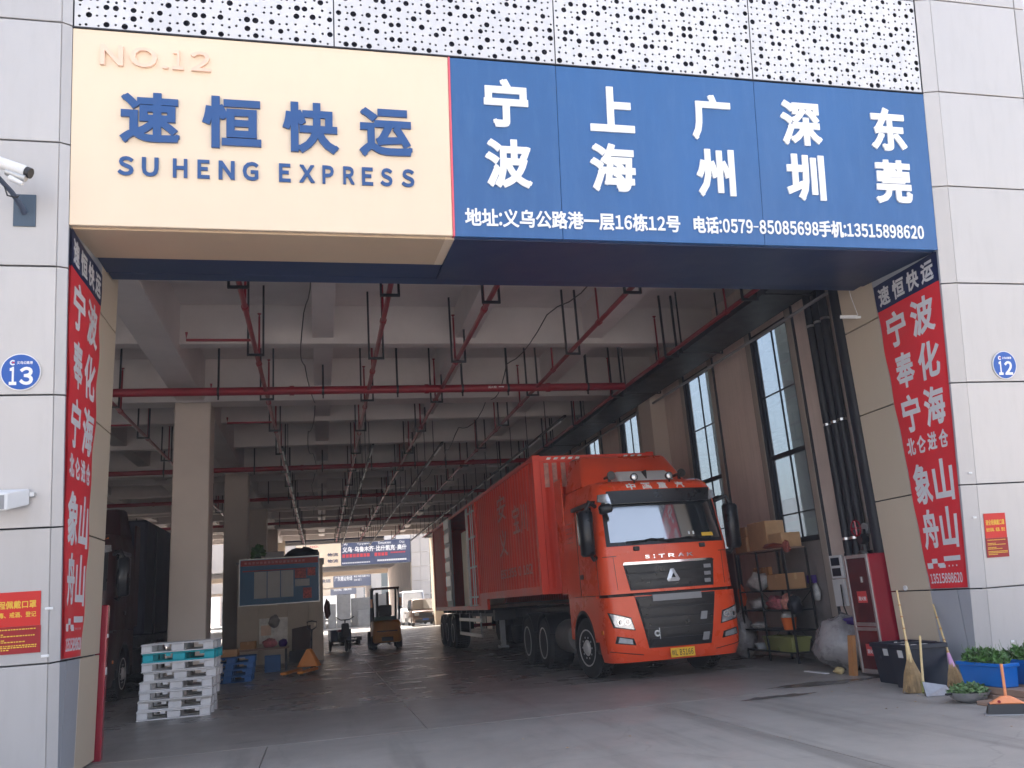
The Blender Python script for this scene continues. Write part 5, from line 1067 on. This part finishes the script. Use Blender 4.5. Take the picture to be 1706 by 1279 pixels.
# ================================================================ SHELF AND CONTENTS
sh = thing('shelf_rack', 'dark steel shelf rack against the side wall right of the truck', 'shelf', (8.08, 14.35, 0))
for x in (-.22, .22):
    for y in (-.95, 0, .8): MB().box(x - .015, x + .015, y - .015, y + .015, 0, 1.95).build('post', SHELFM, sh)
for z in (.16, .52, .86, 1.2, 1.92): MB().box(-.235, .235, -.965, .815, z, z + .025).build('shelf_board', SHELFM if z < 1.9 else WOOD, sh)
mb = MB(); mb.bar((.22, -.95, .2), (.22, .8, 1.2), .01); mb.bar((.22, .8, .2), (.22, -.95, 1.2), .01); mb.build('brace', SHELFM, sh)
gC = 'cartons on top of the shelf rack'
box_thing('cardboard_box', 'large upright carton on top of the shelf rack', 'box', CARD2, 7.9, 8.28, 13.95, 14.62, 1.946, 2.46, tape=True, group=gC)
box_thing('cardboard_box', 'brown carton with open flaps at the left end of the shelf top', 'box', CARD, 7.86, 8.26, 14.66, 15.12, 1.946, 2.22, tape=True, group=gC)
box_thing('cardboard_box', 'small carton on its side on the left carton', 'box', CARD, 7.9, 8.25, 14.7, 15.1, 2.225, 2.42, group=gC)
box_thing('cardboard_box', 'flat carton at the right end of the shelf top', 'box', CARD2, 7.9, 8.28, 13.45, 13.9, 1.946, 2.2, tape=True, group=gC)
lump_thing('cloth', 'red brown cloth hanging over the front edge of the shelf top', 'cloth', mat('red_brown_cloth', (.25, .05, .03), .8), (7.88, 13.75, 1.94), (.09, .32, .05), 3)
t = tag(lump(MB(), (0, 0, .1), (.05, .1, .1), 6, jag=.3).build('cloth', mat('dull_red_cloth', (.30, .07, .05), .8), None), 'dull red rag hanging off the right end of the shelf top', 'cloth'); t.location = (7.9, 13.33, 1.85)
box_thing('cardboard_box', 'long carton on the fourth shelf, right half', 'box', CARD, 7.9, 8.28, 13.5, 14.15, 1.226, 1.50, tape=True)
lump_thing('bag', 'clear bag of white bottles on the fourth shelf, left half', 'bag', WHITEB, (8.02, 14.72, 1.226), (.16, .25, .16), 12, jag=.3)
t = thing('wooden_crate', 'slatted wooden crate behind the bag on the fourth shelf', 'crate', (8.2, 14.75, 1.226))
for k in range(6): MB().box(-.08, .0, -.3 + k * .1, -.22 + k * .1, 0, .42).build('slat', WOODO, t)
lump_thing('bag', 'pink printed packet on the third shelf, middle', 'bag', PINKB, (7.98, 14.1, .886), (.14, .27, .12), 13, jag=.25)
lump_thing('bag', 'orange printed packet on the third shelf, right', 'bag', mat('peach_printed_bag', (.62, .26, .2), .5, 0, .5, 20.), (7.98, 13.65, .886), (.14, .2, .13), 14, jag=.25)
lump_thing('bag', 'white plastic bag on the third shelf, left', 'bag', WHITEB, (8.0, 14.75, .886), (.15, .25, .1), 15, jag=.3)
lump_thing('bag', 'black bag bulging out at the right end of the third shelf', 'bag', DARKM, (7.96, 13.42, .8), (.13, .12, .16), 19, jag=.2)
t = thing('bucket', 'orange bucket with a bag in it on the second shelf', 'bucket', (7.97, 13.72, .546)); MB().lathe((0, 0, 0), 'z', [(.10, 0), (.135, .20), (.14, .205), (.13, .205), (.10, .02)], 20).build('pail', mat('orange_bucket', (.75, .15, .02), .4, 0, .05), t, smooth=40); lump(MB(), (0, 0, .24), (.12, .12, .06), 3, jag=.3).build('bag', WHITEB, t)
lump_thing('bag', 'white packet lying on the second shelf, left', 'bag', WHITEB, (7.98, 14.8, .546), (.12, .22, .06), 17, jag=.3)
def tub(label, loc, w, d, h, m):
    t = thing('plastic_tub', label, 'tub', loc)
    a = .82; mb = MB(); o = [(-w, -d), (w, -d), (w, d), (-w, d)]
    vs = [(x * a, y * a, 0) for x, y in o] + [(x, y, h) for x, y in o] + [(x * .95, y * .95, h) for x, y in o] + [(x * a * .95, y * a * .95, .02) for x, y in o]
    fs = [(0, 1, 2, 3)] + [(i, (i + 1) % 4, 4 + (i + 1) % 4, 4 + i) for i in range(4)] + [(4 + i, 4 + (i + 1) % 4, 8 + (i + 1) % 4, 8 + i) for i in range(4)] + [(8 + i, 8 + (i + 1) % 4, 12 + (i + 1) % 4, 12 + i) for i in range(4)] + [(12, 13, 14, 15)]
    mb.add(vs, fs).build('tub', m, t, fix=False); MB().box(-w - .012, w + .012, -d - .012, -d, h - .035, h).box(-w - .012, w + .012, d, d + .012, h - .035, h).box(-w - .012, -w, -d, d, h - .035, h).box(w, w + .012, -d, d, h - .035, h).build('rim', m, t); return t
tub('olive green tub on the lowest shelf, right', (7.99, 13.72, .187), .19, .27, .24, OLIVE); tub('olive green tub on the lowest shelf, middle', (8.05, 14.3, .187), .18, .24, .24, OLIVE)
t = thing('bowl', 'white enamel bowl on the lowest shelf, left', 'bowl', (7.97, 14.8, .187)); MB().lathe((0, 0, 0), 'z', [(.08, 0), (.13, .1), (.135, .1), (.08, .015)], 18).build('bowl', WHITEP, t, smooth=40)
lump_thing('bag', 'grey sack slumped at the left foot of the shelf rack', 'bag', PLASTIC, (7.9, 15.35, .0), (.22, .28, .42), 22)
lump_thing('bag', 'orange bag hung at the left end of the shelf rack', 'bag', mat('orange_bag', (.7, .1, .03), .5), (7.95, 15.28, .95), (.08, .08, .2), 23)
t = thing('hanging_bag', 'white shopping bag with a blue box hung on the side wall', 'bag', (8.42, 13.45, 1.0)); lump(MB(), (0, 0, .14), (.05, .1, .15), 31).build('bag', WHITEB, t, smooth=60); MB().box(-.05, .04, -.02, .17, .30, .44).build('blue_box', PURPLE, t, bev=.01)
# bundle under plastic, boards, scraps
lump_thing('plastic_covered_bundle', 'heap covered in grey plastic sheet under the side window', 'bundle', PLASTIC, (7.86, 12.0, 0), (.42, .55, .40), 41, n=26, jag=.16)
lump_thing('cloth', 'purple cloth thrown over the plastic covered heap', 'cloth', PURPLE, (7.95, 11.7, .66), (.22, .32, .06), 42, jag=.3)
t = tag(MB().hexa([(-.05, -.06, 0), (.02, -.06, 0), (.02, .06, 0), (-.05, .06, 0), (.03, -.06, .55), (.08, -.06, .55), (.08, .06, .55), (.03, .06, .55)]).build('orange_board', WOODO, None), 'orange brown board leaning on the fire cabinet', 'board'); t.location = (7.42, 11.22, 0)
lump_thing('food_scrap', 'small yellowish loaf shaped block on the floor by the heap', 'block', mat('yellow_foam', (.55, .42, .2), .8), (7.4, 11.55, 0), (.07, .1, .05), 44)
t = tag(MB().box(-.04, .04, -.28, .28, .001, .012).build('white_strip', WHITEP, None), 'thin white strip lying before the plastic covered heap', 'strip'); t.location = (7.3, 12.0, 0)
# ================================================================ BINS, BROOMS, PLANTERS
def bin_(label, loc, w, d, h, rz):
    t = thing('waste_bin', label, 'bin', loc, rz); o = [(-w, -d), (w, -d), (w, d), (-w, d)]; a = .88; b = .94
    vs = [(x * a, y * a, 0) for x, y in o] + [(x, y, h) for x, y in o] + [(x * b, y * b, h) for x, y in o] + [(x * a * b, y * a * b, .02) for x, y in o]
    MB().add(vs, [(0, 1, 2, 3)] + [(i, (i + 1) % 4, 4 + (i + 1) % 4, 4 + i) for i in range(4)] + [(4 + i, 4 + (i + 1) % 4, 8 + (i + 1) % 4, 8 + i) for i in range(4)] + [(8 + i, 8 + (i + 1) % 4, 12 + (i + 1) % 4, 12 + i) for i in range(4)] + [(12, 13, 14, 15)]).build('tub', BINM, t, fix=False)
    MB().box(-w - .018, w + .018, -d - .018, -d, h - .05, h + .004).box(-w - .018, w + .018, d, d + .018, h - .05, h + .004).box(-w - .018, -w, -d, d, h - .05, h + .004).box(w, w + .018, -d, d, h - .05, h + .004).build('rim', BINM, t, bev=.006)
    k = (w * a) + (w - w * a) * .75
    MB().hexa([(-k - .004, .05, h * .70), (-k - .004, -.05, h * .70), (-k + .01, -.05, h * .70), (-k + .01, .05, h * .70), (-k - .012, .05, h * .87), (-k - .012, -.05, h * .87), (-k, -.05, h * .87), (-k, .05, h * .87)]).build('label_plate', PAPER, t)
    mb = MB(); rnd = random.Random(int(loc[1] * 10))
    for i in range(26): x, y = rnd.uniform(-w * .8, w * .8), rnd.uniform(-d * .8, d * .8); s = rnd.uniform(.02, .05); mb.box(x, x + s, y, y + s * 1.4, h - .07, h - .05 + rnd.uniform(0, .04))
    stuff(mb.build('rubbish', WHITEB, t)); MB().box(-w * .9, w * .9, -d * .9, d * .9, h - .10, h - .07).build('fill', JOINT, t); return t
bin_('black plastic bin against the right jamb, the rear one of two', (7.40, 10.02, 0), .26, .31, .50, R(-4)); bin_('black plastic bin behind the bamboo brooms, the front one of two', (7.18, 9.46, 0), .235, .24, .52, R(-6))
def broom(label, base, top, seed, sleeve):
    base, top = Vector(base), Vector(top); t = thing('bamboo_broom', label, 'broom', tuple(base)); d = (top - base); ln = d.length; u = d.normalized()
    p = lambda s: u * s
    MB().tube([p(.4), p(ln * .6), p(ln)], .015, 8, .011).build('handle', BAMB, t, smooth=50)
    for k in range(4): s = .6 + k * (ln - .65) / 4; MB().tube([p(s), p(s + .012)], .017, 8).build('bamboo_node', WOODO, t)
    MB().tube([p(.34), p(.58)], .038, 10, .02).build('sleeve', sleeve, t, smooth=50)
    rnd = random.Random(seed); mb = MB(); a = u.cross(Vector((0, 1, .2))).normalized(); b = u.cross(a)
    for k in range(420):
        th = rnd.uniform(0, 6.283); r0 = rnd.uniform(0, .028); r1 = rnd.uniform(.02, .155) ; s0 = p(rnd.uniform(.36, .44)) + a * r0 * math.cos(th) + b * r0 * math.sin(th)
        e = p(rnd.uniform(-.02, .06)) + a * r1 * math.cos(th) * 1.1 + b * r1 * math.sin(th) * .6; e.z = max(e.z, .003 - 0); m = (s0 + e) / 2 + a * rnd.uniform(-.015, .015) + (a * math.cos(th) + b * math.sin(th)) * .012
        mb.tube([s0, m, e], .0036, 3, cap=False)
    stuff(mb.build('bristles', STRAW, t, fix=False)); return t
broom('bamboo broom with a yellow sleeve standing in front of the black bins', (6.80, 9.12, .0), (7.0, 9.40, 1.17), 1, BAMB)
broom('bamboo broom with a pink sleeve leaning against the right jamb', (7.16, 8.82, .0), (7.72, 9.70, .95), 2, mat('pink_sleeve', (.55, .30, .50), .5, 0, .05))
dp = thing('dustpan', 'galvanised dustpan with a wooden handle leaning by the brooms', 'dustpan', (6.80, 8.80, 0))
MB().hexa([(-.13, -.03, .002), (.15, -.12, .002), (.17, .0, .002), (-.07, .09, .002), (-.13, -.03, .006), (.15, -.12, .006), (.165, -.01, .10), (-.07, .08, .15)]).build('pan', mat('worn_zinc', (.32, .32, .33), .35, .8, .2, 8.), dp); MB().tube([(-.07, .08, .06), (.10, .25, .36), (.27, .42, .62)], .014, 8).build('handle', BAMB, dp, smooth=50); MB().tube([(-.08, .07, .03), (-.03, .12, .14)], .022, 8).build('socket', OLIVE, dp)
bw = thing('wok', 'grey metal wok full of green leaves on the ground', 'pan', (6.72, 8.16, 0)); MB().lathe((0, 0, 0), 'z', [(.09, 0), (.17, .04), (.215, .11), (.222, .112), (.205, .108), (.16, .06), (.01, .04)], 30).build('pan', GREYP, bw, smooth=40); MB().box(-.28, -.21, -.02, .02, .09, .11).build('handle', BLACK, bw, bev=.006)
def leaves(c, r, n, seed, size, zr, mt, name, parent, up=.5):
    rnd = random.Random(seed); mb = MB()
    for _ in range(n):
        th = rnd.uniform(0, 6.283); q = math.sqrt(rnd.random()); x = c[0] + r[0] * q * math.cos(th); y = c[1] + r[1] * q * math.sin(th); z = c[2] + rnd.random() ** .7 * zr * (1 - .6 * q * q)
        s = size * rnd.uniform(.5, 1.3); d = Vector((rnd.uniform(-1, 1), rnd.uniform(-1, 1), rnd.uniform(-.2, up))).normalized(); e = d.cross(Vector((rnd.uniform(-1, 1), rnd.uniform(-1, 1), 1))).normalized(); p = Vector((x, y, z)); nn = d.cross(e)
        mb.add([p, p + d * s * .5 + e * s * .28 + nn * s * .08, p + d * s, p + d * s * .5 - e * s * .28 + nn * s * .08, p + d * s * .5 - nn * s * .05], [(0, 1, 4), (1, 2, 4), (2, 3, 4), (3, 0, 4)])
    return stuff(mb.build(name, mt, parent, fix=False))
leaves((0, 0, .08), (.19, .19), 420, 5, .06, .11, LEAF2, 'leaves', bw)
gp = 'blue planters standing on planks before the right pier'
def planter(label, x0, x1, y0, y1, z0, z1, seed):
    t = thing('planter', label, 'planter', ((x0 + x1) / 2, (y0 + y1) / 2, z0), 0, gp); w, d, h = (x1 - x0) / 2, (y1 - y0) / 2, z1 - z0; o = [(-w, -d), (w, -d), (w, d), (-w, d)]; a = .84
    MB().hexa([(x * a, y * .93, 0) for x, y in o] + [(x, y, h - .03) for x, y in o]).build('trough', PLANTB, t, bev=.008); MB().box(-w - .014, w + .014, -d - .014, -d + .01, h - .035, h).box(-w - .014, w + .014, d - .01, d + .014, h - .035, h).box(-w - .014, -w + .01, -d, d, h - .035, h).box(w - .01, w + .014, -d, d, h - .035, h).build('rim', PLANTB, t, bev=.004)
    MB().box(-w + .01, w - .01, -d + .01, d - .01, h - .032, h - .012).build('soil', mat('dark_soil', (.04, .03, .02), .9), t)
    leaves((0, .02, h - .03), (w * 1.0, d * .95), 520, seed, .07, .16, LEAF, 'herb_leaves', t, 1.2)
    rnd = random.Random(seed); mb = MB()
    for k in range(46):
        x, y = rnd.uniform(-w * .7, w * .7), rnd.uniform(-d * .8, d * .9); mb.tube([(x, y, h - .02), (x + rnd.uniform(-.04, .04), y + rnd.uniform(-.05, .05), h + rnd.uniform(.05, .2))], .002, 3)
    stuff(mb.build('stems', LEAF2, t, fix=False)); return t
planter('blue plastic planter of herbs, the left one, left of the orange brush', 6.90, 7.10, 7.82, 8.46, .145, .385, 3); planter('blue plastic planter cut by the right edge of the photo', 7.22, 7.42, 7.45, 8.2, .145, .40, 9)
for k, (x0, x1, y0, y1, z0, z1, lab) in enumerate(((6.86, 7.08, 7.2, 8.55, .0, .07, 'weathered plank under the left planter, lower one'), (6.90, 7.12, 7.35, 8.5, .072, .142, 'weathered plank under the left planter, upper one'), (7.16, 7.46, 7.2, 8.4, .0, .142, 'thick weathered beam under the right planter'), (6.62, 6.80, 7.25, 7.95, .0, .04, 'loose weathered board lying before the planters'))):
    t = tag(MB().box(-(x1 - x0) / 2, (x1 - x0) / 2, -(y1 - y0) / 2, (y1 - y0) / 2, 0, z1 - z0).build('wooden_plank', WOOD, None, bev=.006), lab, 'plank'); t.location = ((x0 + x1) / 2, (y0 + y1) / 2, z0 + .001)
ob = thing('floor_brush', 'orange brush head with dark bristles at the lower right edge of the photo', 'brush', (6.40, 7.28, 0), R(-35))
MB().hexa([(-.16, -.05, .10), (.16, -.05, .10), (.16, .05, .10), (-.16, .05, .10), (-.04, -.025, .17), (.04, -.025, .17), (.04, .025, .17), (-.04, .025, .17)]).build('head', ORANGEP, ob, bev=.01); MB().hexa([(-.19, -.07, .012), (.19, -.07, .012), (.19, .07, .012), (-.19, .07, .012), (-.16, -.05, .099), (.16, -.05, .099), (.16, .05, .099), (-.16, .05, .099)]).build('bristle_block', BLACK, ob); MB().box(-.21, .21, -.09, .08, .0, .012).build('foot_strip', GREYP, ob, bev=.004); MB().tube([(0, 0, .16), (.02, .01, .46)], .014, 8).build('handle', ORANGEP, ob, smooth=50)
MB().lathe((-.07, -.052, .125), 'y', [(.014, 0), (.014, -.006)], 12).build('red_dot', FIRER, ob)
# ================================================================ CAMERAS ON THE PIERS
sc_ = thing('security_camera', 'white bullet camera on a dark bracket at the top left of the left pier', 'camera', tuple(fmap(-2.8, 5.45, .06)))
slab(MB(), -2.90, -2.70, 5.29, 5.61, .058, .075).build('base_plate', mat('slate_plate', (.06, .09, .13), .5, .2), sc_, world=True, bev=.003)
MB().tube([fmap(-2.80, 5.42, .07), fmap(-2.81, 5.47, .14), fmap(-2.85, 5.56, .28), fmap(-2.93, 5.66, .40)], .028, 8, .022).build('bracket_arm', mat('slate_plate2', (.07, .09, .14), .5, .2), sc_, world=True, smooth=60)
MB().tube([fmap(-2.90, 5.62, .34), fmap(-2.86, 5.50, .36), fmap(-2.80, 5.50, .3), fmap(-2.80, 5.54, .24)], .008, 6).build('cable_loop', BLACK, sc_, world=True, smooth=60)
a, b = fmap(-3.02, 5.83, .42), fmap(-2.67, 5.70, .46); MB().tube([a, b], .058, 12).build('housing', WHITEP, sc_, world=True, smooth=50)
MB().tube([a + (b - a) * .82, b + (b - a) * .12], .052, 12).build('lens_hood', BLACKG, sc_, world=True, smooth=50); c = Vector((.02, 0, -.075))
MB().tube([a + (b - a) * .45 + c, a + (b - a) * .95 + c], .035, 10).build('lamp_unit', GALV, sc_, world=True, smooth=50); MB().tube([a + (b - a) * .5 + c * 1.7, a + (b - a) * .82 + c * 2.0], .03, 10, .02).build('tilt_joint', WHITEP, sc_, world=True, smooth=50)
fl = thing('floodlight', 'white box shaped camera housing low on the left pier', 'camera', tuple(fmap(-2.85, 2.65, .06)))
MB().hexa([fmap(-3.02, 2.56, .34), fmap(-2.80, 2.56, .34), fmap(-2.68, 2.60, .10), fmap(-2.98, 2.60, .10), fmap(-3.02, 2.72, .34), fmap(-2.80, 2.72, .34), fmap(-2.68, 2.75, .10), fmap(-2.98, 2.75, .10)]).build('housing', WHITEP, fl, world=True, bev=.01)
MB().hexa([fmap(-3.00, 2.575, .345), fmap(-2.82, 2.575, .345), fmap(-2.82, 2.575, .30), fmap(-3.0, 2.575, .30), fmap(-3.00, 2.70, .345), fmap(-2.82, 2.70, .345), fmap(-2.82, 2.70, .30), fmap(-3.0, 2.70, .30)]).build('front_window', GREYP, fl, world=True); MB().box(-2.68, -2.64, FY(2.68) - .12, FY(2.68) - .05, 2.66, 2.70).build('mount', GALV, fl, world=True)
rc = thing('security_camera', 'small white camera with a thin cable on the beige part of the right jamb', 'camera', (7.745, 10.25, 5.05)); MB().tube([(-.02, -.1, .0), (-.22, .02, .04)], .028, 8).build('body', WHITEP, rc, smooth=50); MB().tube([(0, -.15, -.02), (-.06, -.12, -.02)], .02, 8).build('mount', WHITEP, rc); MB().tube([(-.006, -.1, .02), (-.006, -.02, .35), (-.006, 0, .55)], .006, 6).build('cable', WHITEP, rc)
t = tag(MB().lathe((0, 0, 0), 'x', [(.035, 0), (.035, -.02), (.02, -.02), (.02, -.005)], 14).build('cable_clip', WHITEP, None), 'round white clip low on the beige right jamb above the broom', 'clip'); t.location = (7.745, 10.2, 1.17)

# damp patches on the concrete in front of the fire cabinet
def blot(name, label, c, rx, ry, seed, m):
    rnd = random.Random(seed); ph = [rnd.uniform(0, 6) for _ in range(6)]; n = 70
    pts = [(rx * math.cos(a) * (1 + .18 * math.sin(3 * a + ph[0]) + .12 * math.sin(7 * a + ph[1]) + .06 * math.sin(17 * a + ph[2])), ry * math.sin(a) * (1 + .2 * math.sin(4 * a + ph[3]) + .12 * math.sin(9 * a + ph[4])), .0045) for a in [2 * math.pi * k / n for k in range(n)]]
    o = MB().add([(0, 0, .0045)] + pts, [(0, 1 + k, 1 + (k + 1) % n) for k in range(n)]).build(name, m, None, fix=False); o['kind'] = 'stuff'; o.location = c; return o
DAMP = mat('damp_concrete', (.15, .138, .127), .2, 0, .2, 3., .2, 40)
blot('damp_patch', '', (6.6, 10.75, 0), .8, .20, 4, DAMP); blot('damp_patch', '', (5.5, 10.0, 0), .45, .11, 9, DAMP)

rnd = random.Random(77); mb = MB()
for _ in range(110):
    x, y = rnd.uniform(-2.2, 8.2), rnd.uniform(6.4, 13.5)
    if rnd.random() < .6: x, y = rnd.uniform(5.8, 7.6), rnd.uniform(8.2, 11.8)
    s = rnd.uniform(.006, .022); a = rnd.uniform(0, 3.14); c_, s_ = math.cos(a) * s, math.sin(a) * s; z = .004
    mb.add([(x - c_, y - s_, z), (x + s_ * .5, y - c_ * .5, z + s * .4), (x + c_, y + s_, z + .001), (x - s_ * .5, y + c_ * .5, z + s * .3)], [(0, 1, 2, 3)])
o = mb.build('litter', STRAW, None, fix=False); o['kind'] = 'stuff'

# name haze: thin volume added to lift the shadows, viewer to farthest warehouse
hm = bpy.data.materials.new('shadow_lift_haze'); hm.use_nodes = True; hn = hm.node_tree.nodes; hn.remove(hn['Principled BSDF']); pv = hn.new('ShaderNodeVolumePrincipled'); pv.inputs['Color'].default_value = (.95, .96, 1, 1); pv.inputs['Density'].default_value = .0022; hm.node_tree.links.new(pv.outputs[0], hn['Material Output'].inputs['Volume'])
o = MB().box(-410, 410, -310, 710, -1.3, 21).build('haze', hm); o['kind'] = 'stuff'
